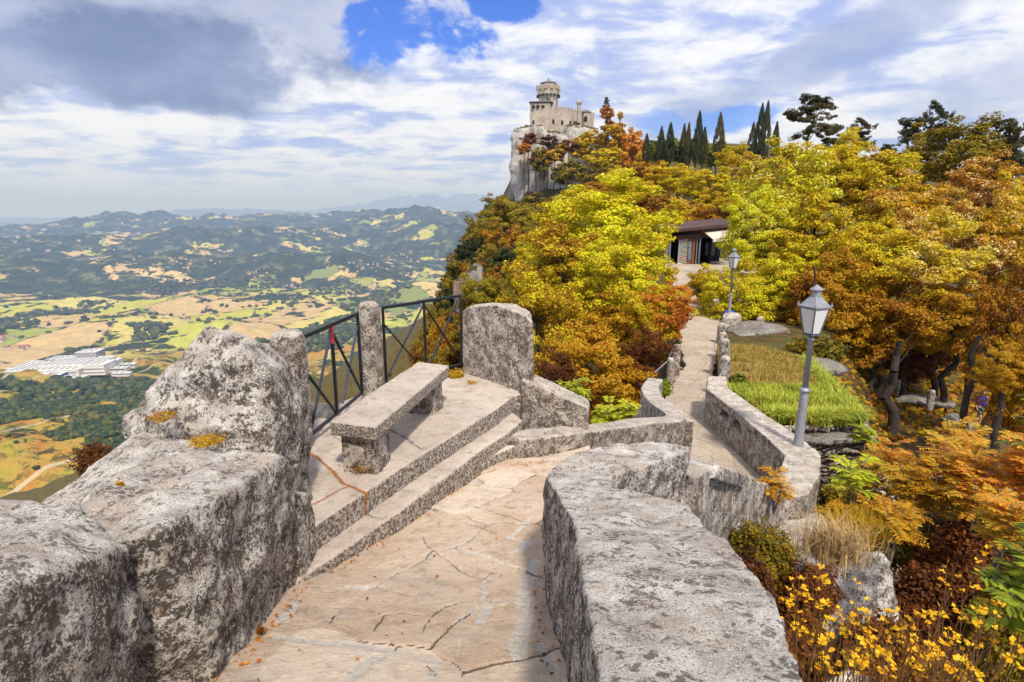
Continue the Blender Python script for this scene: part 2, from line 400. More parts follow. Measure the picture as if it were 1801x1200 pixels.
def terrain(x, y):
    x = np.asarray(x, float); y = np.asarray(y, float)
    xc, zc = interp(y, RY, RX), interp(y, RY, RZ)
    wl, wr = interp(y, RY, WL), interp(y, RY, WR)
    dl = np.maximum(xc - wl - x, 0); dr = np.maximum(x - xc - wr, 0)
    p = np.stack([x, y, np.zeros_like(x)], -1).reshape(-1, 3)
    r = np.hypot(x, y)
    def drop(d):
        return 1.9 * np.minimum(d, 45) + 0.60 * np.clip(d - 45, 0, 200) + 0.31 * np.clip(d - 245, 0, 500) + 0.17 * np.clip(d - 745, 0, 1400)
    near = np.clip((60 - y) / 30, 0, 1)
    dright = np.minimum(dr * 1.3, 3.2) * near + 0.10 * dr + 0.35 * np.clip(dr - 90, 0, 1500)
    z = zc - drop(dl) - dright + .32 * np.clip(x - xc, 0, 42) * np.clip((y - 60) / 60, 0, 1) * np.clip((240 - y) / 60, 0, 1)
    nz_ = fbm(p, 1 / 260.0, 5).reshape(x.shape); nf = fbm(p, 1 / 30.0, 4).reshape(x.shape); nn = fbm(p, 1 / 3.0, 3).reshape(x.shape)
    amp = np.clip((dl - 40) / 300, 0, 1)
    nw = fbm(p + 60, 1 / 640.0, 3).reshape(x.shape)
    z2 = -300 - .150 * (r - 850) + 75 * nw * np.clip((r - 650) / 500, 0, 1) - np.clip(800 - r, 0, 900) * .0
    z = np.where((r > 560) & (x < .3 * r), np.maximum(z, z2 - np.clip((900 - r) / 340, 0, 1) * 160), z)
    z = z + nz_ * 62 * amp + nf * (0.4 + 3.0 * np.clip(dl / 60, 0, 1) + 2.0 * np.clip(dr / 60, 0, 1)) * np.clip((r - 12) / 20, 0, 1) + nn * 0.18
    # valley floor and hills
    nb = fbm(p + 777, 1 / 2300.0, 5, 0.52).reshape(x.shape); nr = fbm(p + 333, 1 / 700.0, 5, 0.5, True).reshape(x.shape)
    far = np.clip((r - 1500) / 5000, 0, 1)
    v = -560 + 18 * nz_ * np.clip((r - 500) / 800, 0, 1) + nb * (30 + 120 * far) + nr * (26 + 60 * far) + np.clip((r - 14000) / 30000, 0, 1) * 60
    for hx, hy, hh, a, b, ro in hills:
        u = (x - hx) * math.cos(ro) + (y - hy) * math.sin(ro); t = -(x - hx) * math.sin(ro) + (y - hy) * math.cos(ro)
        g = np.exp(-((u / a) ** 2 + (t / b) ** 2) * 1.2)
        v = v + hh * g * (0.88 + 0.22 * nr + 0.10 * nb)
    k = 25.0
    return np.where(r > 500, np.maximum(z, v) + 0 * k, np.maximum(z, -560))
def T(x, y): return float(terrain(np.array([x]), np.array([y]))[0])

def polar(name, r0, r1, nr, a0, a1, na, m):
    rr = np.exp(np.linspace(math.log(r0), math.log(r1), nr)); aa = np.linspace(R(a0), R(a1), na)
    A, B = np.meshgrid(aa, rr); x = B * np.sin(A); y = B * np.cos(A); z = terrain(x, y)
    v = np.stack([x, y, z], -1).reshape(-1, 3)
    i = np.arange(nr * na).reshape(nr, na)
    f = np.stack([i[:-1, :-1], i[:-1, 1:], i[1:, 1:], i[1:, :-1]], -1).reshape(-1, 4)
    me = mesh_np(name, v, f, m)
    return link(name, me), v
# near hillside: forest floor, dry leaves, grass
m, n = mat('hillside_ground'); p = n.pos
c = n.mix(n.mr(n.noise(p, 0.35, 6, 0.65), 0.35, 0.62), (0.060, 0.040, 0.014), (0.075, 0.085, 0.018))
c = n.mix(n.mr(n.noise(n.vadd(p, (4, 4, 4)), 2.3, 7, 0.7), 0.45, 0.62, 0, 0.75), c, (0.16, 0.075, 0.022))
steep = n.mr(nz(n), 0.55, 0.35)
rk = n.mix(n.mr(n.noise(p, 0.5, 8, 0.7), 0.4, 0.6), (0.34, 0.31, 0.28), (0.14, 0.11, 0.08))
c = n.mix(n.m('MULTIPLY', steep, n.mr(n.noise(n.vadd(p, (9, 1, 1)), 0.10, 5, 0.6), 0.45, 0.58)), c, rk)
n.l.new(c, n.b.inputs['Base Color']); bump(n, n.noise(p, 3.0, 8, 0.7), 0.12)
M['ground'] = m
# valley: fields, woods, hedgerows
m, n = mat('valley_fields'); p = n.pos
flat = n.vscale(p, (1, 1, 0.0))
wq = n.vadd(flat, n.vscale(n.noise(flat, 0.0028, 4, 0.55, out=1), (170, 170, 0)))
wq2 = n.vscale(wq, (1.0, 0.62, 1))
cellc = n.node('ShaderNodeTexVoronoi', {'Scale': 0.0040, 'Randomness': 0.95}, feature='F1'); n.l.new(wq2, cellc.inputs['Vector'])
cid = n.node('ShaderNodeSeparateColor'); n.l.new(cellc.outputs['Color'], cid.inputs[0])
edge = n.vor(wq2, 0.0040, 'DISTANCE_TO_EDGE', rnd=0.95)
fld = n.ramp(cid.outputs[0], [(0.0, (0.54, 0.39, 0.14)), (0.14, (0.46, 0.44, 0.06)), (0.30, (0.60, 0.45, 0.20)), (0.44, (0.30, 0.33, 0.06)), (0.54, (0.56, 0.48, 0.13)), (0.68, (0.54, 0.38, 0.18)), (0.82, (0.46, 0.46, 0.07)), (0.93, (0.20, 0.24, 0.06))], 'CONSTANT')
fld = n.mix(n.mr(n.noise(flat, 0.020, 5, 0.6), 0.35, 0.65, 0, 0.35), fld, (0.20, 0.17, 0.07))
rows = n.node('ShaderNodeTexWave', {'Scale': 0.05, 'Distortion': 3.0, 'Detail': 2.0}); n.l.new(wq, rows.inputs['Vector'])
fld = n.mix(n.m('MULTIPLY', rows.outputs['Fac'], 0.10), fld, (0.16, 0.14, 0.05))
dist = n.node('ShaderNodeVectorMath', operation='LENGTH'); n.l.new(flat, dist.inputs[0]); dist = dist.outputs['Value']
farw = n.mr(dist, 3600, 5600)                                        # farther hills get more woods, their dark colour also painting in cloud shadow
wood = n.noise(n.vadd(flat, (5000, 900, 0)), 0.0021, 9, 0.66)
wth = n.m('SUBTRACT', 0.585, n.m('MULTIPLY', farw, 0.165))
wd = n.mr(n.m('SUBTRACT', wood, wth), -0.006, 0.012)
hedge = n.m('MULTIPLY', n.mr(edge, 0.055, 0.030), n.mr(n.noise(flat, 0.011, 6, 0.7), 0.50, 0.56))
dots = n.m('MULTIPLY', n.mr(n.vor(flat, 0.030), 0.30, 0.20), n.mr(n.noise(flat, 0.0045, 4), 0.60, 0.68))
wd = n.m('MAXIMUM', wd, n.m('MAXIMUM', hedge, dots))
sp = n.node('ShaderNodeSeparateXYZ'); n.l.new(p, sp.inputs[0])
crowns = n.vor(flat, 0.075)
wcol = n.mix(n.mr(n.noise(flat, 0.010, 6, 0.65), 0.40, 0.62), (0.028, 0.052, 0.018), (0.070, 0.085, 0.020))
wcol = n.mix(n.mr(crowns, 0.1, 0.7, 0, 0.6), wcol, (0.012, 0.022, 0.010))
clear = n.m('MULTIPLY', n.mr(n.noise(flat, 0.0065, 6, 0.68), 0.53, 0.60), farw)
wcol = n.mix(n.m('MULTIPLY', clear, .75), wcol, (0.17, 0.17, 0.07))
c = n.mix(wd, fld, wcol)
# bare clay scars far off
scar = n.mr(n.noise(n.vadd(flat, (100, 7000, 0)), 0.0011, 7, 0.68), 0.63, 0.66)
c = n.mix(n.m('MULTIPLY', scar, farw), c, (0.50, 0.45, 0.36))
# the mountain's own skirt: scrub, dry grass and ochre bracken above the plain
skirt = n.mr(sp.outputs[2], -548, -520)
skirt = n.m('MULTIPLY', skirt, n.mr(dist, 2600, 2200))
s1 = n.noise(flat, 0.0075, 7, 0.62)
sk = n.ramp(n.mr(s1, 0.34, 0.68, smooth=False), [(0, (0.035, 0.050, 0.014)), (0.28, (0.060, 0.070, 0.016)), (0.40, (0.30, 0.25, 0.035)), (0.58, (0.38, 0.23, 0.045)), (0.76, (0.36, 0.15, 0.022)), (1, (0.46, 0.33, 0.08))])
scr = n.m('MULTIPLY', n.mr(n.noise(n.vadd(flat, (40, 0, 0)), 0.05, 6, 0.7), 0.50, 0.58), n.mr(n.noise(flat, 0.006, 4), 0.38, 0.60, 1, 0.1))
sk = n.mix(scr, sk, (0.030, 0.042, 0.012))
tr = n.node('ShaderNodeTexWave', {'Scale': 0.0035, 'Distortion': 9.0, 'Detail': 3.0, 'Detail Scale': 0.6}); n.l.new(flat, tr.inputs['Vector'])
sk = n.mix(n.mr(tr.outputs['Fac'], 0.986, 0.996, 0, 0.75), sk, (0.50, 0.42, 0.28))
c = n.mix(skirt, c, sk)
n.l.new(c, n.b.inputs['Base Color']); n.b.inputs['Roughness'].default_value = 0.95; n.b.inputs['Specular IOR Level'].default_value = 0.1
hgt = n.m('ADD', n.m('MULTIPLY', wd, n.m('SUBTRACT', 1.6, crowns)), n.m('MULTIPLY', n.noise(flat, 0.006, 8, 0.6), 4.0))
bump(n, hgt, 9.0)
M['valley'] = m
hillside, _ = polar('hillside', 2.0, 520, 260, -100, 80, 560, M['ground'])
tag(hillside, 'leaf strewn steep hillside below the walls', kind='structure')
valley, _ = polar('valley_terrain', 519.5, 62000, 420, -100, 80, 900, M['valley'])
tag(valley, 'patchwork valley of fields, woods and hills', kind='structure')

# ------------------------------------------------------------------ walkway floor
FY = [-1.5, 0, 0.9, 2.1, 2.8, 3.45, 4.2, 5.35, 5.9]
FZ = [-1.15, -1.45, -1.66, -2.0, -2.2, -2.38, -2.46, -2.55, -2.6]
def fz(y): return np.interp(y, FY, FZ)
def onfloor(px, py):
    d = ray(px, py); k = d.z / d.y; lo, hi = 0.3, 6.5
    for _ in range(40):
        mid = (lo + hi) / 2
        if k * mid > fz(mid): lo = mid
        else: hi = mid
    return (d.x / d.y * lo, lo)
def zf(L): return [(450 + x / 2.857, 780 + y / 2.857) for x, y in L]
mort = [([(130, 890), (165, 850), (205, 790)], .03), ([(90, 965), (210, 985), (330, 1003), (500, 1010), (620, 1028), (710, 1035)], .024), ([(470, 1200), (520, 1130), (560, 1100), (630, 1062)], .03), ([(880, 1200), (900, 1150), (905, 1100)], .022),
        ([(1110, 890), (1150, 840), (1160, 800)], .03), ([(1130, 780), (1155, 740), (1150, 690)], .018), ([(1270, 468), (1330, 425), (1392, 375)], .022), ([(1290, 550), (1350, 510), (1370, 490)], .025),
        ([(1400, 590), (1372, 660), (1340, 760), (1350, 850), (1335, 920), (1320, 1060)], .045), ([(1420, 1010), (1450, 1080), (1490, 1130)], .025), ([(1160, 775), (1250, 775), (1330, 782)], .008),
        ([(800, 1060), (860, 1070), (930, 1075)], .016), ([(1010, 1060), (1030, 985)], .007), ([(1290, 468), (1350, 490), (1430, 492)], .010)]
crk = [([(1050, 310), (1150, 335), (1250, 360), (1300, 375), (1345, 395)], .006), ([(1030, 395), (1120, 420), (1215, 448)], .005), ([(835, 465), (855, 500), (880, 530), (950, 580), (1030, 640), (1090, 668)], .006),
       ([(368, 905), (395, 865), (422, 828)], .008), ([(590, 942), (615, 900), (645, 862)], .008), ([(848, 955), (860, 910), (885, 880), (960, 830), (1060, 800)], .006), ([(200, 828), (300, 812), (420, 820), (540, 840), (640, 862), (760, 860), (885, 878)], .004),
       ([(700, 1035), (690, 1010), (640, 965)], .004), ([(850, 1090), (905, 1118), (920, 1140)], .004), ([(1130, 690), (1180, 640), (1260, 648), (1360, 640)], .005), ([(1150, 780), (1200, 790), (1280, 770)], .005),
       ([(1120, 890), (1200, 880), (1330, 860)], .003), ([(170, 880), (300, 885), (420, 905), (500, 935)], .003), ([(890, 335), (980, 370), (1040, 385)], .003)]
def seg_field(P2, lines):
    out = np.zeros(len(P2))
    for L, wd_ in lines:
        q = np.array([onfloor(*a) for a in zf(L)])
        best = np.full(len(P2), 1e9)
        for a, b in zip(q[:-1], q[1:]):
            ab = b - a; t = np.clip(((P2 - a) @ ab) / (ab @ ab), 0, 1)
            best = np.minimum(best, np.hypot(*(P2 - a - t[:, None] * ab).T))
        out = np.maximum(out, np.clip(1.5 - best / wd_, 0, 1))
    return out
xs = np.arange(-1.9, 0.9, 0.0125); ys = np.arange(-1.2, 6.3, 0.0125)
gx, gy = np.meshgrid(xs, ys); P2 = np.stack([gx.ravel(), gy.ravel()], -1)
P3 = np.stack([P2[:, 0], P2[:, 1], np.zeros(len(P2))], -1)
wj = P2 + np.stack([fbm(P3, 6, 3), fbm(P3 + 30, 6, 3)], -1) * 0.022
mo = seg_field(wj, mort); ck = seg_field(wj, crk)
z = fz(P2[:, 1]) + 0.022 * fbm(P3, 1.6, 4) + 0.006 * fbm(P3 + 9, 14, 4) - 0.008 * mo - 0.012 * ck
rs = np.random.RandomState(21); S_ = np.stack([rs.uniform(-2.0, 1.0, 46), rs.uniform(-1.3, 6.4, 46)], -1)
for _ in range(3):      # even the slabs out a little
    dd = np.hypot(P2[::37, None, 0] - S_[None, :, 0], (P2[::37, None, 1] - S_[None, :, 1]) * 1.25); a_ = dd.argmin(1); S_ = np.array([P2[::37][a_ == j].mean(0) if (a_ == j).any() else S_[j] for j in range(len(S_))])
wq_ = P2 + np.stack([fbm(P3 + 70, 1.6, 4), fbm(P3 + 90, 1.6, 4)], -1) * 0.16
dd = np.hypot(wq_[:, None, 0] - S_[None, :, 0], (wq_[:, None, 1] - S_[None, :, 1]) * 1.25); a_ = dd.argmin(1); so_ = np.partition(dd, 1, 1); gap_ = so_[:, 1] - so_[:, 0]
jn = np.clip(1.35 - gap_ / 0.016, 0, 1) * np.clip(fbm(P3 + 44, 2.5, 3) * 3 + .75, 0, 1)
ti = rs.uniform(-1, 1, (46, 3)); rel_ = wq_ - S_[a_]
z = z + (ti[a_, 0] * .008 + ti[a_, 1] * rel_[:, 0] * .030 + ti[a_, 2] * rel_[:, 1] * .030) * np.clip(gap_ / .03, 0, 1) - .012 * jn
ck = np.maximum(ck, jn * .9); mo = np.maximum(mo, np.clip(1.3 - gap_ / .03, 0, 1) * (fbm(P3 + 11, 1.1, 2) > .12) * .9)
tone = rs.uniform(0, 1, 46)[a_]
ocx = [zf([(720, 400)])[0], zf([(25, 945)])[0]]
oc = np.zeros(len(P2))
for q in ocx:
    a = np.array(onfloor(*q)); oc = np.maximum(oc, np.clip(1.4 - np.hypot(*(wj - a).T) / 0.05, 0, 1))
i = np.arange(len(xs) * len(ys)).reshape(len(ys), len(xs))
f = np.stack([i[:-1, :-1], i[:-1, 1:], i[1:, 1:], i[1:, :-1]], -1).reshape(-1, 4)
me = mesh_np('walkway_floor', np.stack([P2[:, 0], P2[:, 1], z], -1), f, M['floor'])
attr(me, 'mortar', mo); attr(me, 'crack', ck); attr(me, 'ochre', oc); attr(me, 'tone', tone)
tag(link('walkway_floor', me), 'worn warm stone slabs of the walkway with grey mortar', kind='structure')

# rock mass that carries the walkway and the terrace
bm = bmesh.new()
ribbon(bm, [((-3.0, -2.2), (0.5, -2.2), -1.6, -9), ((-3.0, 0.5), (0.45, .5), -2.0, -9), ((-2.4, 2.5), (.55, 2.5), -2.6, -9), ((-2.5, 4.4), (1.0, 3.9), -2.85, -9), ((-2.1, 6.4), (1.7, 5.3), -3.2, -9), ((-.9, 7.7), (2.4, 6.3), -3.7, -9), ((1.5, 9.3), (3.8, 7.8), -4.9, -10)])
o = stone('rock_mass', bm, M['cliffstone'], vox=0.07, smooth=6, amp=0.25, sc=0.9, fine=0.05, fsc=4, chunky=0.08, csc=1.5)
tag(o, 'bedrock under the walkway', kind='structure')

# terrace with its slabs and two long steps
edge_hi = [(-1.42, 3.40), (-1.02, 4.27), (-.78, 4.76), (-.42, 5.45), (-.16, 5.95), (.02, 6.4)]
edge_lo = [(-1.40, 3.18), (-.92, 4.05), (-.62, 4.65), (-.30, 5.32), (-.06, 5.72), (.1, 6.1)]
def terrace_slab(name, pts, zt, zb, label, lines=(), oclines=()):
    bm = bmesh.new(); prism(bm, pts, zt, zb)
    o = stone(name, bm, M['terrace'], vox=0.018, smooth=2, amp=0.014, sc=2.2, fine=0.006, fsc=14)
    c = co_of(o.data); q = c[:, :2] + np.stack([fbm(c, 7, 3), fbm(c + 5, 7, 3)], -1) * 0.02
    def fld(LL):
        out = np.zeros(len(c))
        for L, wd_ in LL:
            best = np.full(len(c), 1e9)
            for a, b in zip(L[:-1], L[1:]):
                a = np.array(a); ab = np.array(b) - a; t = np.clip(((q - a) @ ab) / (ab @ ab), 0, 1)
                best = np.minimum(best, np.hypot(*(q - a - t[:, None] * ab).T))
            out = np.maximum(out, np.clip(1.5 - best / wd_, 0, 1))
        return out
    a_, b_ = fld(lines), fld(oclines)
    c[:, 2] -= 0.018 * np.maximum(a_, b_) * (no_of(o.data)[:, 2] > .5)
    set_co(o.data, c); attr(o.data, 'mortar', np.zeros(len(c))); attr(o.data, 'crack', a_); attr(o.data, 'ochre', b_); attr(o.data, 'tone', np.full(len(c), .38))
    return tag(o, label, kind='structure')
def wp(L, z=-2.1): return [tuple(Wz(450 + x / 2.857, 780 + y / 2.857, z)[:2]) for x, y in L]
def wp2(L, z=-2.1): return [tuple(Wz(500 + x / 2.857, 480 + y / 2.857, z)[:2]) for x, y in L]
terrace_slab('terrace', edge_hi + [(.25, 6.55), (-.5, 7.75), (-.95, 7.35), (-1.62, 6.8), (-1.95, 6.2), (-2.15, 5.1), (-2.3, 4.3), (-2.1, 3.2)], -2.1, -2.9,
             'raised stone terrace under the bench, cracked slabs',
             [(wp2([(510, 770), (610, 830), (700, 882)]), .012), (wp2([(140, 760), (240, 810), (300, 850)]), .006)],
             [(wp([(120, 10), (255, 35), (340, 90), (440, 195), (550, 245)]), .016), (wp([(285, 300), (370, 250), (460, 208)]), .012), (wp([(415, 100), (520, 125), (620, 130)]), .012), (wp([(620, 60), (630, 140)]), .01)])
terrace_slab('terrace_step', [(a + .02, b) for a, b in edge_lo] + [(-.05, 6.5)] + [(a - .25, b + .1) for a, b in edge_hi[::-1]], -2.29, -2.95, 'long stone step below the terrace edge',
             [([(-1.3, 4.15), (-.98, 3.96)], .01)], [])
bm = bmesh.new(); prism(bm, [(-.42, 5.1), (-.15, 5.5), (.05, 5.72), (.2, 6.1), (-.1, 6.1), (-.3, 5.5)], -2.43, -3.0)
terr3 = stone('corner_step', bm, M['terrace'], vox=.02, smooth=3, amp=.02, sc=3, fine=.006)
tag(terr3, 'small stone step in the corner below the merlon', kind='structure')

# long path beyond
m, n = mat('path_stones'); p = n.pos
base = n.mix(n.mr(n.noise(p, 1.1, 6, 0.65), 0.36, 0.62), (0.52, 0.43, 0.34), (0.42, 0.34, 0.27))
v = n.vor(n.vadd(n.vscale(p, (1, 1.0, 0)), n.vscale(n.noise(p, 4, 3, out=1), (.12, .12, 0))), 3.2, 'DISTANCE_TO_EDGE')
base = n.mix(n.mr(v, 0.05, 0.015, 0, 0.5), base, (0.20, 0.155, 0.115))
base = n.mix(n.mr(n.noise(p, 11, 8, 0.75), 0.44, 0.34, 0, .6), base, (0.17, 0.13, 0.10))
n.l.new(base, n.b.inputs['Base Color']); bump(n, n.noise(p, 7, 8, 0.75), 0.05)
M['path'] = m
def strip(name, rows, m, label, across=14, step=0.12, rough=0.03):
    """rows: (xl, yl, xr, yr, z)"""
    rows = np.array(rows, float); L = np.r_[0, np.cumsum(np.hypot(np.diff(rows[:, 0] + rows[:, 2]) / 2, np.diff(rows[:, 1] + rows[:, 3]) / 2))]
    t = np.arange(0, L[-1], step); q = np.stack([np.interp(t, L, rows[:, k]) for k in range(5)], -1)
    s = np.linspace(0, 1, across)
    x = q[:, 0:1] * (1 - s) + q[:, 2:3] * s; y = q[:, 1:2] * (1 - s) + q[:, 3:4] * s; z = np.repeat(q[:, 4:5], across, 1)
    v = np.stack([x, y, z], -1).reshape(-1, 3); v[:, 2] += rough * fbm(v, 1.5, 4)
    e = 0.15 * fbm(v + 3, 1.2, 3)
    i = np.arange(len(v)).reshape(len(t), across)
    v[i[:, 0], 0] += e[i[:, 0]]; v[i[:, -1], 0] += e[i[:, -1]]
    f = np.stack([i[:-1, :-1], i[:-1, 1:], i[1:, 1:], i[1:, :-1]], -1).reshape(-1, 4)
    return tag(link(name, mesh_np(name, v, f, m)), label, kind='structure')
# stair down between the walls, then the level path
strip('lower_path', [(2.2, 8.0, 3.8, 7.0, -4.45), (2.5, 8.6, 4.5, 7.6, -4.58), (2.3, 10.2, 4.9, 9.0, -4.62), (2.6, 12, 4.9, 11, -4.64), (3.0, 13.2, 4.75, 12.8, -4.66), (3.9, 14.2, 5.35, 14, -4.68), (4.55, 16.4, 5.95, 16.2, -4.7), (5.1, 18.4, 6.6, 18, -4.7),
                    (6.3, 22, 8.2, 21.8, -4.72), (7.4, 25, 9.8, 25, -4.75), (8.2, 29, 12.5, 29, -4.75), (10, 35, 14, 35, -4.65), (11.6, 41, 17, 41, -4.4), (12, 46, 22, 46, -4.1), (12, 52, 24, 52, -4.0)], M['path'],
      'rough pale stone path running away between bollards', 18, 0.10)
bm = bmesh.new()
for k in range(10):
    t = k / 9.0; a = Vector((.75, 5.2, -2.72)).lerp(Vector((3.2, 8.1, -4.55)), t)
    box(bm, (a.x + .12, a.y + .1, a.z - .5), (.52, 1.5, 1.0), rz=-0.85 + 0.1)
o = stone('stair', bm, M['path'], vox=.03, smooth=2, amp=.01); tag(o, 'stone stair going down between the two parapets', kind='structure')
strip('woodland_path', [(7.2, 13.0, 9.5, 10.5, -8.25), (9.6, 15.8, 11.2, 12.9, -8.35), (12.5, 18.3, 13.5, 15.2, -8.5), (15.5, 20.0, 16.5, 17.0, -8.9), (20, 22.3, 21, 18.8, -9.4), (25, 24.5, 25, 21, -9.9), (31, 27, 30, 24, -10.3)], M['path'], 'stone paved woodland path below the retaining wall', 16, 0.12)
# ------------------------------------------------------------------ foreground stone walls
g_near = 'rough boulders of the left parapet'
# near left boulders
bm = hull([(-2.9, .2, -1.0), (-2.7, 1.2, -1.02), (-2.45, 2.08, -1.16), (-1.74, 2.06, -1.12), (-1.45, 1.92, -1.22), (-1.42, 1.2, -.98), (-1.42, .2, -.80), (-1.40, 1.6, -2.6), (-1.42, .2, -2.6), (-2.9, .2, -2.6), (-2.6, 2.0, -2.8), (-1.5, 1.85, -2.8), (-1.45, 1.74, -1.35)])
o = stone('boulder', bm, M['rock'], vox=.014, smooth=3, amp=.045, sc=2.6, fine=.016, fsc=12, chunky=.035, csc=3)
tag(o, 'flat topped lichen boulder in the bottom left corner, blotched with white patches', 'boulder', g_near)
bm = hull([(-1.64, 1.88, -1.20), (-1.40, 2.02, -1.24), (-1.36, 2.55, -1.31), (-1.38, 3.22, -1.46), (-1.60, 3.26, -1.46), (-2.3, 3.30, -1.36), (-2.55, 3.25, -1.52), (-2.42, 2.75, -1.50), (-2.1, 2.15, -1.40), (-1.34, 2.1, -2.7), (-1.37, 3.25, -2.9), (-1.75, 1.9, -2.8), (-2.6, 3.2, -3.2), (-2.3, 2.2, -3.0), (-1.31, 2.1, -1.9)])
o = stone('boulder', bm, M['rock'], vox=.014, smooth=2, amp=.06, sc=2.6, fine=.018, fsc=12, chunky=.05, csc=2.6)
tag(o, 'broad slanting lichen boulder in the middle of the left parapet', 'boulder', g_near)
bm = hull([(-2.62, 3.65, -1.36), (-2.35, 3.38, -1.46), (-1.75, 3.18, -1.50), (-1.47, 3.28, -1.50), (-1.50, 3.7, -1.30), (-1.58, 4.1, -1.3), (-2.3, 4.2, -1.5), (-2.16, 3.55, -1.02), (-2.0, 3.66, -.77), (-1.80, 3.55, -.76), (-1.55, 3.45, -1.02), (-1.60, 3.85, -1.0), (-1.95, 3.95, -.84), (-1.5, 3.3, -2.2), (-1.55, 4.0, -2.2), (-2.6, 3.6, -2.4), (-2.3, 4.3, -2.4)])
o = stone('boulder', bm, M['rock'], vox=.014, smooth=2, amp=.05, sc=2.8, fine=.018, fsc=12, chunky=.05, csc=2.8)
tag(o, 'tall pointed lichen boulder beside the first stone pillar', 'boulder', g_near)
bm = hull([(-1.72, 3.15, -1.62), (-1.42, 3.2, -1.66), (-1.36, 3.55, -1.86), (-1.72, 3.62, -1.84), (-1.34, 3.3, -2.9), (-1.36, 3.62, -2.9), (-1.75, 3.6, -2.9), (-1.7, 3.15, -2.9), (-1.36, 3.25, -1.9)])
o = stone('boulder', bm, M['rock'], vox=.014, smooth=3, amp=.02, sc=3, fine=.008, fsc=14)
tag(o, 'small upright stone block wedged at the foot of the terrace slabs', 'boulder', g_near)
bm = hull([(-2.75, 2.0, -1.75), (-2.3, 1.9, -1.7), (-2.2, 2.8, -1.62), (-2.6, 3.6, -1.68), (-2.95, 3.2, -2.1), (-2.9, 2.2, -2.4), (-3.2, 4.1, -2.15), (-3.5, 4.4, -2.5), (-2.7, 4.5, -2.2), (-3.2, 4.4, -4.2), (-2.2, 2.2, -3), (-2.4, 3.6, -3.2), (-3, 3, -3.6)])
o = stone('boulder', bm, M['rock'], vox=.02, smooth=5, amp=.06, sc=2.2, fine=.012, fsc=12, chunky=.04, csc=3)
tag(o, 'dark creviced boulder on the outer side of the left parapet, above the drop', 'boulder', g_near)

# near right parapet with its bend
out = [(.19, -1.3), (.19, .3), (.185, .994), (.27, 2.12), (.215, 3.22), (.39, 3.64), (.67, 3.93), (1.06, 4.14), (1.33, 4.02), (1.27, 3.87), (.62, 3.25), (.57, 2.97), (.84, 2.49), (.79, 1.76), (.73, 1.425), (.62, .99), (.56, .3), (.6, -1.3)]
def zt(x, y): return -.95 - .283 * (y - 1.0) if y < 3.25 else -1.587 - .13 * (y - 3.25) - 0.05 * max(0, x - .6)
bm = bmesh.new(); n_ = len(out)
prism(bm, out, [zt(*q) for q in out], [zt(*q) - (3.2 if k < 8 else 1.9) for k, q in enumerate(out)])
o = stone('parapet', bm, M['rock'], vox=.0125, smooth=4, amp=.035, sc=2.8, fine=.013, fsc=12, chunky=.015, csc=3)
tag(o, 'thick pale lichen parapet in the right foreground, bending at its far end', 'parapet')
# stair parapet with cap
A, B = Vector((1.50, 4.55, -2.06)), Vector((3.66, 7.45, -3.80))
dirn = (B - A).normalized(); nrm = Vector((dirn.y, -dirn.x, 0)).normalized()   # towards the drop
st = []
for k in range(7):
    c_ = A.lerp(B, k / 6); l = c_ - nrm * .05; r = c_ + nrm * (.22 if k % 2 else .25)
    st.append(((l.x, l.y), (r.x, r.y), c_.z, c_.z - (1.7 - .10 * k)))
st.insert(0, ((1.15, 4.05), (1.35, 3.85), -1.9, -3.9))
bm = bmesh.new(); ribbon(bm, st)
par = stone('stair_parapet', bm, M['wall'], vox=.02, smooth=3, amp=.03, sc=2.2, fine=.01, fsc=14, chunky=.02)
bm = hull([A + Vector((-.2, -.3, .10)), A + Vector((.1, -.4, .0)), A - nrm * .03 + Vector((0, 0, .03)), A.lerp(B, .28) + nrm * .30 + Vector((0, 0, .02)), A.lerp(B, .28) - nrm * .05 + Vector((0, 0, .03)), A.lerp(B, .26) + nrm * .28 - Vector((0, 0, .14)), A + nrm * .30 + Vector((0, 0, -.12)), A + nrm * .28 + Vector((0, 0, .02))])
stone('cap_stone', bm, M['rock'], parent=par, vox=.015, smooth=4, amp=.012, sc=4, fine=.006)
tag(par, 'stone parapet sloping down beside the stair, dark underside', 'parapet')
# merlon and sloping wall
bm = bmesh.new()
ribbon(bm, [((-.66, 7.42), (-.38, 7.68), -1.26, -2.9), ((-.52, 7.25), (-.24, 7.50), -1.17, -2.9), ((-.20, 6.90), (.02, 7.12), -1.09, -2.9), ((.17, 6.45), (.23, 6.82), -1.15, -2.9), ((.245, 6.38), (.25, 6.76), -1.23, -2.9)])
ribbon(bm, [((.10, 6.42), (.20, 6.74), -1.91, -3.3), ((.35, 6.28), (.45, 6.6), -1.97, -3.3), ((.86, 6.20), (.90, 6.52), -2.17, -3.3), ((.89, 6.20), (.93, 6.50), -2.22, -3.3)])
o = stone('stone_merlon', bm, M['wall'], vox=.016, smooth=9, amp=.03, sc=2.6, fine=.010, fsc=16)
tag(o, 'tall round topped stone merlon with a sloping shoulder, right of the railing', 'stone wall')
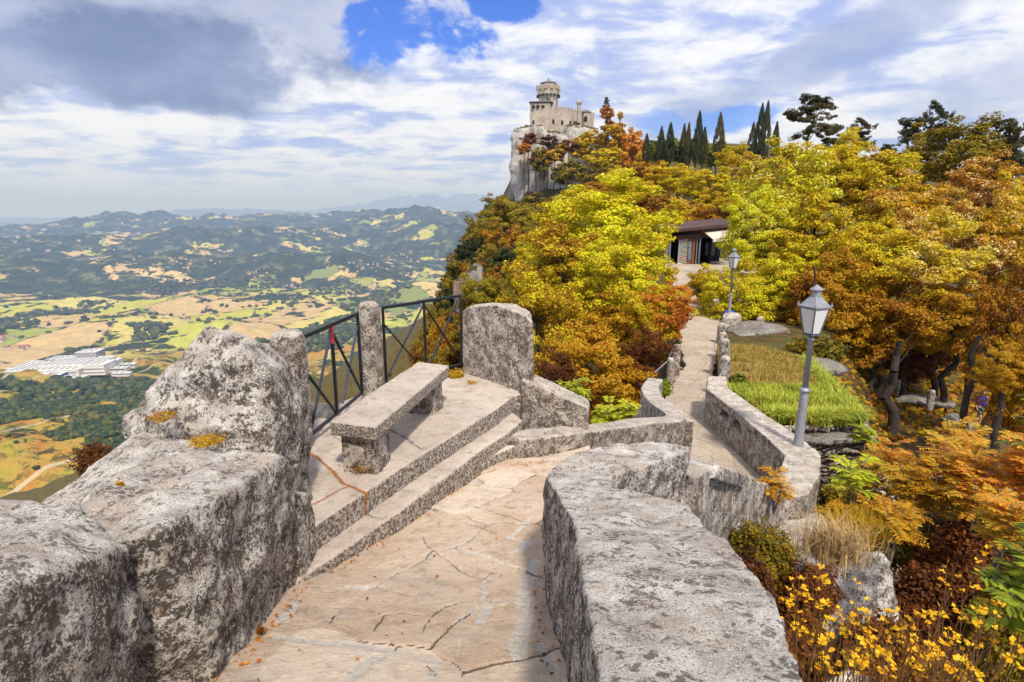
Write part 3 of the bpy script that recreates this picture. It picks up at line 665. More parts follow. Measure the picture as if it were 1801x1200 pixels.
# low curved wall on the left of the stair
def band(pts, wd_, zb, close=None):
    st = []
    for k, (x, y, z) in enumerate(pts):
        a = Vector(pts[max(0, k - 1)][:2]); b = Vector(pts[min(len(pts) - 1, k + 1)][:2]); t = (b - a).normalized(); q = Vector((-t.y, t.x)) * wd_
        st.append(((x + q.x, y + q.y), (x, y), z, z - zb))
    return st
bm = bmesh.new()
ribbon(bm, band([(-.12, 5.68, -2.36), (.3, 5.76, -2.37), (.86, 6.08, -2.43), (1.27, 6.55, -2.57), (1.93, 7.25, -2.76), (2.45, 7.75, -2.93), (2.62, 8.1, -3.0)], .30, 2.0))
ribbon(bm, band([(2.72, 8.0, -3.02), (2.80, 8.7, -3.12), (2.84, 9.6, -3.30), (2.93, 10.6, -3.48), (3.10, 11.5, -3.62), (3.28, 12.1, -3.72), (3.52, 12.7, -3.76)], .36, 2.2))
o = stone('low_wall', bm, M['wall'], vox=.022, smooth=3, amp=.025, sc=2.2, fine=.010, fsc=14)
tag(o, 'low pale topped wall curving round the left of the stair to the path railing', 'stone wall')
# right curved wall with slots
inner = [(4.72, 13.2), (4.36, 12.2), (4.44, 10.7), (4.46, 9.4), (4.44, 8.6), (4.03, 7.95), (3.62, 7.55)]
outer = [(5.15, 13.2), (4.86, 12.2), (4.94, 10.4), (5.06, 9.3), (5.02, 8.6), (4.62, 7.9), (4.15, 7.28)]
bm = bmesh.new()
ribbon(bm, [(a, b, -3.83, -5.6) for a, b in zip(inner, outer)] + [((3.52, 7.5), (3.70, 7.16), -3.82, -5.5)])
cuts = []
for q, wd_ in ((11.25, .42), (10.62, .34)):
    cb = bmesh.new(); box(cb, (4.45, q, -4.12), (.5, wd_, .20)); cuts.append(cb)
o = stone('curved_wall', bm, M['wall'], vox=.024, smooth=2, amp=.03, sc=2.0, fine=.010, fsc=12, cut=cuts)
tag(o, 'curved parapet with two drain slots, carrying the near lamp post', 'stone wall')

# pillars between the railing panels
def pillar(px, y, wpx, ztop, label):
    c_ = Wy(px, 640, y); r = wpx / 2 / F_PX * math.hypot(y, ztop) * .97
    bm = bmesh.new(); lathe(bm, [(r * 1.02, -1.4), (r, -.8), (r, -.12), (r * .9, -.04), (r * .6, 0)], 10, (c_.x, c_.y, ztop), .3)
    o = stone('stone_pillar', bm, M['wall'], vox=.015, smooth=3, amp=.022, sc=3.5, fine=.008, fsc=16)
    return tag(o, label, 'pillar', 'stone pillars holding the railing')
pillar(510, 4.9, 63, -1.0, 'rounded stone pillar beside the pointed boulder')
pillar(654, 6.5, 43, -1.0, 'rounded stone pillar between the two railing panels')

# bench
bt = -1.64
sb = [Wz(578, 741, bt), Wz(661, 751, bt), Wz(790, 643, bt), Wz(735, 635, bt)]
ctr = sum(sb, Vector()) / 4
bench = empty('stone_bench', (ctr.x, ctr.y, -2.1)); tag(bench, 'stone bench of one long slab on two blocks, on the terrace', 'bench')
off = Vector((ctr.x, ctr.y, -2.1))
def loc_stone(name, bm, m, parent, **k):
    for v_ in bm.verts: pass
    o = stone(name, bm, m, **k); o.data.transform(Matrix.Translation(-off)); o.parent = parent; return o
bm = bmesh.new(); prism(bm, [(q.x, q.y) for q in sb], bt, bt - .125)
loc_stone('seat', bm, M['bench'], bench, vox=.014, smooth=3, amp=.012, sc=3, fine=.005, fsc=18)
d = ((sb[3] + sb[2]) - (sb[0] + sb[1])).normalized(); rz = math.atan2(d.y, d.x); mid0, mid1 = (sb[0] + sb[1]) / 2, (sb[2] + sb[3]) / 2
for t, l_ in ((.115, .30), (.86, .28)):
    q = mid0.lerp(mid1, t); bm = bmesh.new(); box(bm, (q.x, q.y, -1.97), (l_, .30, .45), rz)
    loc_stone('leg', bm, M['wall'], bench, vox=.014, smooth=3, amp=.02, sc=4, fine=.008, fsc=18)

# rock outcrops below the parapets at the right
def crag(pts, label, **k):
    o = stone('rock_outcrop', hull(pts), M['rock'], **k); return tag(o, label, 'rock', 'rock outcrops below the parapets')
crag([(2.9, 6.9, -4.3), (3.5, 6.4, -4.0), (4.3, 6.7, -4.05), (4.4, 7.4, -4.2), (3.2, 7.5, -4.4), (2.8, 6.2, -5.6), (4.4, 6.2, -5.4), (4.6, 7.5, -6), (2.9, 7.4, -6), (3.6, 5.7, -4.75)], 'weathered outcrop right under the curved wall', vox=.03, smooth=4, amp=.12, sc=1.6, fine=.02, fsc=8, chunky=.06, csc=2)
crag([(3.55, 6.0, -4.25), (4.05, 6.3, -3.95), (4.55, 6.2, -4.1), (4.7, 6.0, -4.6), (3.3, 5.6, -4.9), (3.1, 5.3, -7.5), (4.75, 5.9, -7.5), (4.7, 7, -7.5), (3.2, 6.8, -7.5), (4.6, 5.6, -5.3)], 'tall grey outcrop with a dry grass tuft on top', vox=.03, smooth=3, amp=.13, sc=1.5, fine=.025, fsc=7, chunky=.08, csc=1.8)
crag([(3.0, 4.7, -4.55), (3.5, 4.9, -4.5), (4.1, 4.9, -4.75), (4.2, 4.6, -5.5), (2.4, 4.4, -5.6), (2.5, 4.2, -7.8), (4.3, 4.4, -7.8), (4.2, 5.6, -7.8), (2.4, 5.6, -7.8)], 'lower fractured outcrop behind the yellow broom', vox=.03, smooth=3, amp=.13, sc=1.5, fine=.025, fsc=7, chunky=.08, csc=1.8)
crag([(3.2, 3.4, -4.6), (3.8, 3.6, -4.7), (4.5, 3.8, -5.2), (3.1, 2.9, -5.4), (4.4, 3.0, -5.9), (2.7, 3.0, -8), (4.6, 3, -8), (4.6, 4.6, -8), (2.7, 4.6, -8)], 'sunken outcrop at the lower edge among the broom stems', vox=.035, smooth=3, amp=.13, sc=1.5, fine=.025, fsc=7, chunky=.08, csc=1.8)
# rocks beyond the terrace railing and the path
def small_rock(px, py, y, s, label):
    q = Wy(px, py, y); rs = random.Random(px)
    pts = [q + Vector((rs.uniform(-1, 1) * s[0], rs.uniform(-1, 1) * s[1], rs.uniform(-1, .25) * s[2])) for _ in range(14)]
    o = stone('rock', hull(pts), M['cliffstone'], vox=max(.03, s[0] / 16), smooth=3, amp=s[0] * .08, sc=1.5 / s[0], fine=s[0] * .02, fsc=8)
    tag(o, label, 'rock', 'rocks along the path')
small_rock(560, 720, 5.9, (.35, .35, .25), 'pale rock seen through the first railing panel')
small_rock(1310, 612, 19.0, (1.0, .8, .5), 'grey rock on the far side of the grass terrace')
small_rock(1225, 548, 29.5, (1.2, 1.0, .8), 'sloping pale rock left of the path end')
small_rock(1325, 575, 24.0, (1.5, 1.2, .5), 'pinkish flat rock in front of the far bollard')
small_rock(1450, 635, 18.5, (1.3, .8, .4), 'flat rock at the back of the grass terrace')
small_rock(1620, 700, 24.5, (1.6, 1.0, .7), 'pale rock ledge edging the woodland path')
small_rock(1665, 732, 22.5, (1.2, 1.0, .6), 'pale rock ledge in front of the walker')
# ------------------------------------------------------------------ foliage
def leaf_mat(name, ramp_, island=0.35, sc=0.5, trans=0.35, rough=0.6, accent=None, acc_th=0.62):
    """leaf colours by position in the crown (clumps of their own colour) and by leaf"""
    m, n = mat(name); p = n.pos
    oi = n.node('ShaderNodeObjectInfo').outputs['Random']
    f = n.m('ADD', n.m('MULTIPLY', n.noise(p, sc, 3, 0.6), 1.0 - island), n.m('MULTIPLY', n.isl, island))
    f = n.m('ADD', f, n.m('MULTIPLY', n.m('SUBTRACT', oi, 0.5), 0.26))
    k = len(ramp_); c = n.ramp(n.mr(f, 0.27, 0.73, smooth=False), [(i / (k - 1), x) for i, x in enumerate(ramp_)])
    if accent:
        a = n.m('MULTIPLY', n.mr(n.noise(n.vadd(p, (7, 3, 1)), sc * 1.7, 3, .6), 0.45, 0.6), n.mr(n.isl, acc_th, acc_th + .02))
        c = n.mix(a, c, accent)
    n.l.new(c, n.b.inputs['Base Color']); n.b.inputs['Roughness'].default_value = rough; n.b.inputs['Specular IOR Level'].default_value = 0.2
    tr = n.node('ShaderNodeBsdfTranslucent'); n.l.new(n.mix(0.5, c, c, 'MIX'), tr.inputs['Color'])
    mx = n.node('ShaderNodeMixShader', {0: trans}); n.l.new(n.b.outputs[0], mx.inputs[1]); n.l.new(tr.outputs[0], mx.inputs[2])
    n.l.new(mx.outputs[0], n.out.inputs[0])
    return m
K = {
 'yellow': leaf_mat('yellow_green_leaves', [(.26, .10, .006), (.48, .30, .008), (.68, .54, .012), (.56, .58, .014), (.80, .76, .022)]),
 'golden': leaf_mat('golden_leaves', [(.26, .095, .005), (.46, .22, .007), (.62, .38, .009), (.72, .54, .013), (.48, .45, .012), (.60, .46, .012)]),
 'orange': leaf_mat('orange_leaves', [(.20, .045, .006), (.42, .13, .012), (.60, .20, .015), (.70, .36, .03), (.55, .18, .02)], sc=.8),
 'brown': leaf_mat('russet_leaves', [(.10, .032, .005), (.26, .080, .006), (.42, .155, .007), (.56, .30, .010), (.46, .36, .012), (.46, .18, .008)], sc=.45),
 'rust': leaf_mat('rust_leaves', [(.055, .016, .005), (.13, .038, .009), (.22, .070, .012), (.30, .13, .018)], sc=1.6),
 'olive': leaf_mat('olive_leaves', [(.060, .055, .008), (.13, .11, .009), (.22, .17, .010), (.38, .21, .009), (.26, .25, .012)], sc=.35),
 'dark': leaf_mat('dark_green_leaves', [(.014, .022, .006), (.030, .042, .010), (.060, .070, .012), (.12, .10, .010)], sc=.35, trans=.2),
 'lime': leaf_mat('lime_leaves', [(.32, .15, .006), (.58, .46, .010), (.56, .60, .010), (.78, .76, .016), (.66, .54, .012)], accent=(.85, .80, .36), acc_th=.8),
 'seedy': leaf_mat('seed_hung_leaves', [(.30, .10, .008), (.52, .24, .010), (.66, .40, .014), (.52, .48, .02), (.68, .58, .03)], accent=(.88, .74, .36), acc_th=.66),
 'cypress': leaf_mat('cypress_needles', [(.022, .032, .014), (.045, .055, .018), (.080, .072, .022), (.15, .085, .020)], sc=.6, trans=.1),
 'pine': leaf_mat('pine_needles', [(.012, .020, .008), (.030, .040, .012), (.070, .065, .016), (.14, .08, .018)], sc=.5, trans=.1),
 'bush': leaf_mat('green_bush_leaves', [(.05, .07, .006), (.16, .20, .012), (.30, .36, .02), (.40, .44, .03)], sc=2.0),
 'sapling': leaf_mat('bright_sapling_leaves', [(.34, .36, .02), (.52, .56, .03), (.68, .66, .05)], sc=3.0, trans=.45),
 'orangelet': leaf_mat('orange_sapling_leaves', [(.48, .13, .01), (.68, .22, .02), (.75, .40, .04), (.50, .38, .03)], sc=1.2, trans=.4),
 'ochre': leaf_mat('ochre_leaves', [(.28, .10, .008), (.45, .20, .010), (.60, .34, .015), (.40, .30, .012)], sc=2.5),
}
M['bark'] = simple('tree_bark', (.055, .040, .030), .9, var=.5, sc=8, bmp=.02)
M['paletrunk'] = simple('pale_bark', (.30, .25, .20), .9, var=.5, sc=8, bmp=.02)

def leaf_quads(cen, nrm, size, rs, aspect=1.9):
    """rhombic leaves: centres, facing normals, sizes -> verts, faces"""
    n = len(cen); t = rs.normal(size=(n, 3)); t -= (t * nrm).sum(1)[:, None] * nrm; t /= np.linalg.norm(t, axis=1)[:, None] + 1e-9
    b = np.cross(nrm, t); s = size[:, None]
    v = np.stack([cen - t * s, cen - b * s / aspect + nrm * s * .12, cen + t * s, cen + b * s / aspect + nrm * s * .12], 1).reshape(-1, 3)
    f = np.arange(4 * n).reshape(n, 4)
    return v, f
def unit(v): return v / (np.linalg.norm(v, axis=-1, keepdims=True) + 1e-9)
def crown_proto(seed, nclump, per, leaf, shape='round', flat=.55, spread=.2):
    rs = np.random.RandomState(seed)
    d = unit(rs.normal(size=(nclump, 3))); r = rs.uniform(.35, 1.0, nclump) ** .45
    if shape == 'round':
        c = d * r[:, None] * np.array([1, 1, 1.0]); c *= (0.78 + .42 * vnoise(d * 2.3 + seed * 3.1))[:, None]; kp_ = fbm(d + seed, 2.6, 2) > -.22; c = c[kp_]; nclump = len(c)
    elif shape == 'cone':       # cypress
        h = rs.uniform(-1, 1, nclump) ; rad = np.sqrt(np.clip(1 - ((h + .15) / 1.15) ** 2, .02, 1)) * np.where(h > -.2, (1 - (h + .2) / 1.25) ** .6, 1)
        a = rs.uniform(0, 2 * np.pi, nclump); q = rs.uniform(.5, 1, nclump) ** .5
        c = np.stack([np.cos(a) * rad * q, np.sin(a) * rad * q, h], -1)
    elif shape == 'fir':
        h = np.floor(rs.uniform(0, 9, nclump)) / 9; a = rs.uniform(0, 2 * np.pi, nclump); rad = (1 - h) ** .8 * .95 + .05; q = rs.uniform(.2, 1, nclump)
        c = np.stack([np.cos(a) * rad * q, np.sin(a) * rad * q, -1 + 2 * h - .12 * q], -1)
    elif shape == 'pine':       # flat plates of needles
        k = 26; pc = np.stack([rs.uniform(-.9, .9, k), rs.uniform(-.9, .9, k), np.linspace(-.95, .95, k)], -1); pc[:, :2] *= (1.0 - .72 * np.clip(pc[:, 2:3], -.1, 1))
        w_ = rs.randint(0, k, nclump); c = pc[w_] + rs.normal(size=(nclump, 3)) * np.array([.17, .17, .06])
    cs = spread * rs.uniform(.6, 1.25, nclump)
    L = []; Nn = []; S = []
    for i in range(nclump):
        o = rs.normal(size=(per, 3)); o = unit(o) * rs.uniform(.3, 1.0, (per, 1)) ** .5
        p = c[i] + o * cs[i] * np.array([1, 1, flat])
        nn = unit(unit(o) * .7 + unit(c[i:i + 1]) * .4 + np.array([0, 0, .55]) + rs.normal(size=(per, 3)) * .45)
        L.append(p); Nn.append(nn); S.append(leaf * rs.uniform(.6, 1.35, per))
    v, f = leaf_quads(np.concatenate(L), np.concatenate(Nn), np.concatenate(S), rs, 1.7 if shape in ('round',) else 2.6)
    return v, f
PROTO = {}
def crown_mesh(kind, res, variant):
    key = (kind, res, variant)
    if key in PROTO: return PROTO[key]
    shape = {'cypress': 'cone', 'pine': 'pine', 'fir': 'fir'}.get(kind, 'round')
    nc, per, lf, sp = {'near': (300, 150, .024, .155), 'mid': (190, 110, .036, .18), 'far': (80, 50, .085, .24)}[res]
    if shape == 'cone': nc, per, lf, sp = (220, 80, .050, .24)
    if shape == 'fir': nc, per, lf, sp = (200, 45, .055, .11)
    if shape == 'pine': nc, per, lf, sp = (230, 70, .040, .13)
    geo = (shape, res, variant)
    if geo not in PROTO: PROTO[geo] = crown_proto(31 * variant + len(shape) + nc, nc, per, lf, shape, .6, sp)
    v, f = PROTO[geo]
    me = mesh_np('crown', v, f, K['pine'] if kind == 'fir' else K[kind], smooth=False); PROTO[key] = me
    return me
def limb_mesh(base, cbot, cc, rad, seed, r0, fork=7):
    rs = random.Random(seed); bm = bmesh.new(); pts = []
    top = Vector((cc.x - base.x, cc.y - base.y, cc.z - base.z)); p = Vector((0, 0, -.4)); nseg = 6; last = r0
    for k in range(1, nseg + 1):
        t = k / nseg; q = Vector((top.x * t ** 1.5, top.y * t ** 1.5, top.z * t)) + Vector((rs.uniform(-1, 1), rs.uniform(-1, 1), 0)) * r0 * 1.3
        r = r0 * (1 - .62 * t); tube(bm, p, q, last, r, 9, False); pts.append((q, r)); p, last = q, r
    z0 = cbot - base.z
    for k in range(fork):
        t = rs.uniform(.0, 1) ; zz = z0 + (top.z - z0) * t * .9; i = min(nseg - 1, max(0, int(zz / max(top.z, .1) * nseg))); s, r = pts[i]
        a = k * 2.4 + rs.uniform(-.4, .4); L = min(rad * rs.uniform(.55, .85), .42 * max(.3, (top.z - z0)))
        m1 = s + Vector((math.cos(a) * L * .5, math.sin(a) * L * .5, L * .35)); e = m1 + Vector((math.cos(a) * L * .45, math.sin(a) * L * .45, L * .5))
        tube(bm, s, m1, r * .6, r * .38, 6, False); tube(bm, m1, e, r * .38, r * .10, 6, False)
        e2 = m1 + Vector((math.cos(a + .8) * L * .35, math.sin(a + .8) * L * .35, L * .3)); tube(bm, m1, e2, r * .3, r * .08, 5, False)
    return bm
tcount = [0]
LAB = []
def tree(px, pt, wpx, pb, y, kind, label, group=None, res='mid', name='tree', cat='tree', tr=None, trunk=True, depthk=1.0, parts=True, ground=None):
    """crown spans rows pt..pb and width wpx in the photograph at distance y; the trunk reaches the ground below"""
    tcount[0] += 1; k = tcount[0]
    top = Wy(px, pt, y); bot = Wy(px, pb, y)
    rx = wpx / 2 / F_PX * y * 1.02; h = top.z - bot.z; cc = Vector((top.x, y, (top.z + bot.z) / 2))
    gz = T(top.x, y) if ground is None else ground; gz = min(gz, bot.z + .1)
    base = Vector((top.x, y, gz))
    t = empty(name, base); tag(t, label, cat, group)
    rs = random.Random(k)
    c = bpy.data.objects.new('crown', crown_mesh(kind, res, rs.randint(1, 3 if res != 'far' else 4))); COL.objects.link(c); c.parent = t
    c.location = cc - base; c.scale = (rx, rx * depthk, h / 2 * 1.04); c.rotation_euler.z = rs.uniform(0, 6.28)
    if abs(depthk - 1) > .01: c.rotation_euler.z = 0
    if trunk:
        r0 = tr or max(.05, min(.30, (top.z - gz) * .016))
        bm = limb_mesh(base, bot.z, Vector((cc.x, cc.y, cc.z + h * .12)), rx, k, r0, 8 if res == 'near' else 5)
        from_bm('trunk', bm, M['bark'], t, smooth=True)
    return t
def side(px): return 'left' if px < 900 else 'right'
gh = 'autumn trees on the hillside'
# --- big trees between the terrace and the path
tree(1070, 306, 270, 490, 34, 'yellow', 'large yellow green tree at the centre, reaching up to the cliff foot', gh, 'near')
tree(990, 392, 220, 570, 26, 'yellow', 'yellow green tree behind the stone merlon, left of the centre', gh, 'near')
tree(1105, 392, 200, 580, 22, 'yellow', 'brightest lime yellow tree in the middle, left of the hut', gh, 'near')
tree(945, 486, 190, 690, 19, 'yellow', 'yellow tree rising right behind the merlon', gh, 'near')
tree(1148, 486, 130, 640, 18.5, 'golden', 'golden orange leaved tree leaning towards the path, below the hut', gh, 'near')
tree(1175, 500, 90, 600, 18.0, 'orange', 'orange leaved tree tip nearest the path bend, below the hut', gh, 'mid')
tree(1040, 560, 230, 760, 14.5, 'brown', 'russet bush like tree below the merlon shoulder', gh, 'near')
tree(1135, 575, 120, 730, 15.5, 'rust', 'rust brown tree at the left edge of the path', gh, 'near')
tree(1180, 590, 66, 690, 16.8, 'dark', 'dark green shrub crowding the left side of the path', None, 'mid', 'shrub', 'shrub')
tree(1060, 520, 170, 660, 19.5, 'golden', 'golden tree filling the hollow under the bright yellow crowns', gh, 'near')
tree(985, 610, 130, 770, 13, 'rust', 'rust coloured tree low against the sloping wall', gh, 'near')
tree(1190, 490, 70, 580, 20.5, 'orange', 'small orange tree at the path edge, below the small far lamp', gh, 'mid')
tree(870, 600, 170, 800, 13.5, 'brown', 'russet tree growing in the gap behind the merlon', gh, 'mid')
# --- cliff side, left silhouette
gc = 'dark trees clinging to the cliff edge'
for px, pt, w_, pb, y, kd, lab in [(905, 335, 130, 440, 120, 'olive', 'dark olive tree right under the pale cliff'), (868, 342, 62, 430, 135, 'olive', 'olive tree at the outer edge, just under the cliff foot'), (955, 360, 110, 470, 95, 'olive', 'olive tree between the cliff foot and the yellow tree'),
                                   (840, 392, 100, 490, 90, 'olive', 'olive tree on the upper outer cliff edge'), (905, 410, 120, 520, 72, 'dark', 'dark tree in the fold left of the yellow green tree'), (812, 440, 90, 540, 68, 'olive', 'olive tree overhanging the valley at mid height'),
                                   (870, 470, 120, 580, 55, 'olive', 'olive tree above the merlon, ochre lit'), (790, 490, 70, 590, 56, 'dark', 'dark tree at the lowest outer corner of the cliff'), (925, 520, 100, 630, 42, 'olive', 'olive tree over the right top of the merlon'),
                                   (845, 540, 110, 660, 38, 'olive', 'olive tree directly above the merlon top'), (780, 545, 90, 680, 40, 'brown', 'brown tree seen through the right railing panel'), (748, 585, 66, 720, 38, 'brown', 'brown tree low down in the railing panel'),
                                   (880, 338, 70, 400, 160, 'olive', 'small dark tree tucked against the cliff foot'), (700, 650, 110, 760, 36, 'rust', 'rust bush below the terrace railing'), (940, 420, 80, 500, 60, 'golden', 'golden tree at the shoulder of the cliff')]:
    tree(px, pt, w_, pb, y, kd, lab, gc, 'mid')
for px, pt, w_, pb, y, kd, lab in [(850, 372, 90, 470, 108, 'olive', 'olive tree filling the upper outer slope'), (890, 385, 90, 500, 85, 'brown', 'bronze tinted tree in the middle of the cliff slope'), (800, 470, 80, 600, 62, 'olive', 'olive tree at the outer slope above the railing'),
                                   (850, 470, 110, 580, 40, 'olive', 'olive tree hiding the ribs right above the merlon'), (845, 455, 90, 570, 64, 'brown', 'bronze tree half way down the cliff slope'), (765, 520, 70, 650, 50, 'olive', 'olive tree lowest at the outer slope'), (820, 540, 90, 680, 44, 'olive', 'olive tree behind the right end of the railing'), (900, 480, 90, 590, 50, 'olive', 'olive tree left of the yellow green tree'),
                                   (760, 600, 80, 720, 36, 'olive', 'olive tree seen low through the railing'), (860, 420, 90, 520, 78, 'olive', 'olive tree in the upper middle of the cliff slope'), (825, 410, 60, 480, 85, 'dark', 'dark tree on the outer skyline of the cliff'), (880, 560, 110, 700, 32, 'brown', 'bronze tree directly behind the merlon')]:
    tree(px, pt, w_, pb, y, kd, lab, gc, 'mid')
# --- castle hill
gk = 'trees around the castle rock'
for px, pt, w_, pb, y, kd, lab in [(1085, 205, 70, 275, 250, 'golden', 'golden tree right of the castle, highest of the broadleaved ones'), (1040, 228, 80, 290, 262, 'golden', 'golden tree covering the foot of the castle ring wall'), (1110, 222, 50, 300, 240, 'orange', 'orange tree on the slope right of the castle'),
                                   (1120, 240, 70, 310, 215, 'orange', 'orange red tree below the first cypresses'), (1065, 255, 90, 310, 225, 'golden', 'golden tree half way down the castle hill'), (1150, 260, 70, 320, 190, 'golden', 'golden tree at the foot of the leftmost cypresses'),
                                   (1010, 275, 60, 325, 240, 'olive', 'olive bush at the castle path handrail'), (985, 285, 44, 330, 252, 'olive', 'olive bush hanging in the cliff gully'), (965, 236, 34, 262, 258, 'rust', 'rust bush under the keep'), (930, 230, 34, 260, 258, 'rust', 'rust bush at the outer corner of the rock'),
                                   (1000, 242, 40, 270, 258, 'rust', 'rust bush below the ring wall'), (950, 255, 40, 310, 256, 'olive', 'olive shrub running down the cliff crack'), (975, 250, 46, 290, 256, 'golden', 'golden shrub on the cliff top'), (1050, 290, 70, 335, 200, 'olive', 'olive tree under the handrail path'),
                                   (942, 338, 80, 400, 230, 'olive', 'dark tree at the foot of the cliff crack'), (1100, 290, 90, 350, 170, 'golden', 'golden tree above the big yellow one'), (1050, 312, 80, 360, 150, 'brown', 'brown tree behind the big yellow one'),
                                   (922, 248, 30, 272, 257, 'orange', 'orange tuft hanging over the cliff face'), (942, 270, 30, 296, 256, 'rust', 'rust tuft half way down the cliff face')]:
    tree(px, pt, w_, pb, y, kd, lab, gk, 'far' if y > 180 else 'mid')
tree(1067, 168, 22, 205, 248, 'fir', 'dark fir standing alone right of the castle', None, 'mid', 'fir_tree')
tree(1070, 182, 26, 215, 244, 'orange', 'small orange tree wrapped round the lone fir', gk, 'far')
tree(1091, 194, 12, 212, 246, 'seedy', 'thin pale tree on the skyline right of the fir', gk, 'far')
gy = 'cypresses on the ridge'
for px, pt, w_, pb, y, lab in [(1231, 200, 17, 272, 150, 'tall slim cypress, fourth on the ridge from the castle'), (1268, 202, 17, 268, 150, 'lone tall cypress between the two cypress clusters'), (1180, 219, 17, 272, 155, 'cypress left of the ridge centre'), (1204, 222, 14, 274, 156, 'short cypress touching its slimmer neighbour'),
                               (1164, 226, 14, 270, 158, 'smallest cypress at the left of the row'), (1212, 221, 13, 276, 152, 'slim cypress just left of the tallest one of the row'), (1240, 228, 14, 275, 151, 'low cypress right behind the tall slim one'), (1138, 238, 14, 270, 160, 'browned cypress at the left end of the row'),
                               (1341, 187, 16, 262, 140, 'tallest cypress of the cluster, second from its left'), (1351, 184, 16, 264, 140, 'cypress with the highest tip of the right cluster'), (1326, 218, 14, 264, 141, 'outer left cypress of the right cluster'), (1367, 218, 13, 262, 141, 'outer right cypress of the right cluster')]:
    tree(px, pt, w_, pb + 12, y, 'cypress', lab, gy, 'mid', 'cypress_tree', 'cypress')
# --- ridge and behind the hut
for px, pt, w_, pb, y, kd, lab in [(1165, 238, 60, 290, 165, 'bush', 'green tree behind the cypress row'), (1200, 240, 60, 290, 168, 'bush', 'green crown showing between two cypresses'), (1255, 245, 60, 295, 160, 'bush', 'green tree at the foot of the lone cypress'), (1290, 248, 70, 300, 120, 'yellow', 'yellow tree left of the right cypress cluster'), (1145, 275, 90, 340, 120, 'brown', 'brown tree under the cypress row'),
                                   (1120, 300, 100, 370, 95, 'golden', 'golden tree over the big yellow crown'), (1195, 282, 100, 350, 95, 'golden', 'golden tree below the cypresses, in front'), (1170, 330, 110, 420, 75, 'brown', 'brown tree above the hut roof, at its left'), (1250, 290, 110, 370, 80, 'golden', 'golden tree above the hut, at its right'),
                                   (1210, 340, 120, 440, 64, 'golden', 'broad golden brown tree right above the hut'), (1270, 350, 100, 440, 58, 'brown', 'brown tree beside the awning of the hut'), (1310, 280, 90, 360, 85, 'yellow', 'yellow tree below the right cypress cluster'), (1300, 330, 90, 420, 60, 'golden', 'golden tree left of the lime tree')]:
    tree(px, pt, w_, pb, y, kd, lab, gh, 'mid')
# --- right hand wood
for px, pt, w_, pb, y, kd, lab in [(1385, 240, 190, 450, 36, 'lime', 'tall lime green tree left of the pine, whitish seed clusters'), (1340, 330, 130, 480, 32, 'lime', 'lime yellow tree beside the path lamp'), (1320, 258, 80, 340, 55, 'seedy', 'pale blossomy tree under the right cypress cluster'),
                                   (1480, 232, 150, 380, 40, 'golden', 'golden tree right of the lime tree, under the pine'), (1440, 330, 170, 500, 30, 'yellow', 'yellow tree behind the near lantern'), (1560, 255, 170, 420, 38, 'yellow', 'yellow tree topping the wood right of centre'),
                                   (1600, 300, 170, 470, 32, 'seedy', 'seed hung golden tree in the right wood'), (1680, 195, 150, 330, 48, 'olive', 'olive yellow tree with the highest crown at the right'), (1730, 265, 180, 430, 34, 'seedy', 'pale seed hung tree near the right edge, upper'), (1640, 370, 190, 540, 26, 'seedy', 'whitish seeded tree in the middle of the right wood'),
                                   (1770, 330, 150, 520, 27, 'seedy', 'whitish seeded tree at the right edge'), (1530, 380, 190, 560, 27, 'golden', 'golden brown tree behind the near lamp, to its right'), (1470, 440, 160, 620, 25, 'brown', 'russet tree right behind the lantern'), (1385, 430, 140, 560, 28, 'yellow', 'yellow tree between the two lamps'),
                                   (1300, 455, 150, 600, 27, 'yellow', 'rounded yellow tree in front of the hut, right of the path'), (1240, 465, 60, 540, 30, 'golden', 'small golden tree beside the far path'), (1390, 520, 120, 640, 30, 'brown', 'russet tree behind the far bollard'), (1570, 490, 190, 650, 25, 'brown', 'russet tree over the woodland path'),
                                   (1700, 480, 200, 640, 24, 'brown', 'russet tree hanging over the walker'), (1790, 470, 130, 700, 20, 'brown', 'russet tree at the right edge, half way down'), (1620, 560, 130, 680, 27, 'rust', 'rust tree over the rock ledge'), (1500, 560, 110, 680, 26, 'brown', 'brown tree at the back of the grass terrace'),
                                   (1775, 600, 90, 700, 17, 'ochre', 'ochre leaved tree right of the walker'), (1760, 230, 100, 330, 52, 'olive', 'olive tree behind the wood near the right edge'), (1520, 270, 90, 350, 55, 'olive', 'olive tree showing between golden crowns'), (1850, 280, 160, 520, 30, 'golden', 'golden tree cut by the right edge of the view'),
                                   (1860, 560, 160, 800, 17, 'brown', 'russet tree outside the right edge'), (1430, 590, 90, 650, 24, 'rust', 'rust undergrowth tree behind the near lamp post'),
                                   (1660, 640, 120, 720, 32, 'brown', 'brown tree in the dark depth behind the walker'), (1560, 630, 120, 700, 34, 'brown', 'brown tree in the dark depth over the ledge'), (1740, 650, 140, 740, 34, 'brown', 'brown tree in the dark depth at the right')]:
    tree(px, pt, w_, pb, y, kd, lab, gh, 'near' if y < 45 else 'mid', depthk=1.0, tr=.16 if y < 35 else None)
gp = 'pines on the skyline'
for px, pt, w_, pb, y, kd, lab in [(1430, 172, 95, 262, 62, 'pine', 'large dark pine on the skyline right of the cypress cluster'), (1515, 210, 46, 262, 62, 'pine', 'small pine tip over the golden crowns'), (1602, 210, 70, 282, 55, 'pine', 'ragged dark pine left of the highest olive crown'), (1648, 182, 50, 270, 56, 'pine', 'tall thin pine tip behind the olive crown'),
                                   (1790, 215, 60, 330, 50, 'pine', 'dark pine at the right edge'), (1765, 212, 50, 270, 58, 'pine', 'pine tip rising between the right crowns')]:
    tree(px, pt, w_, pb, y, kd, lab, gp, 'mid', 'pine_tree', 'pine')

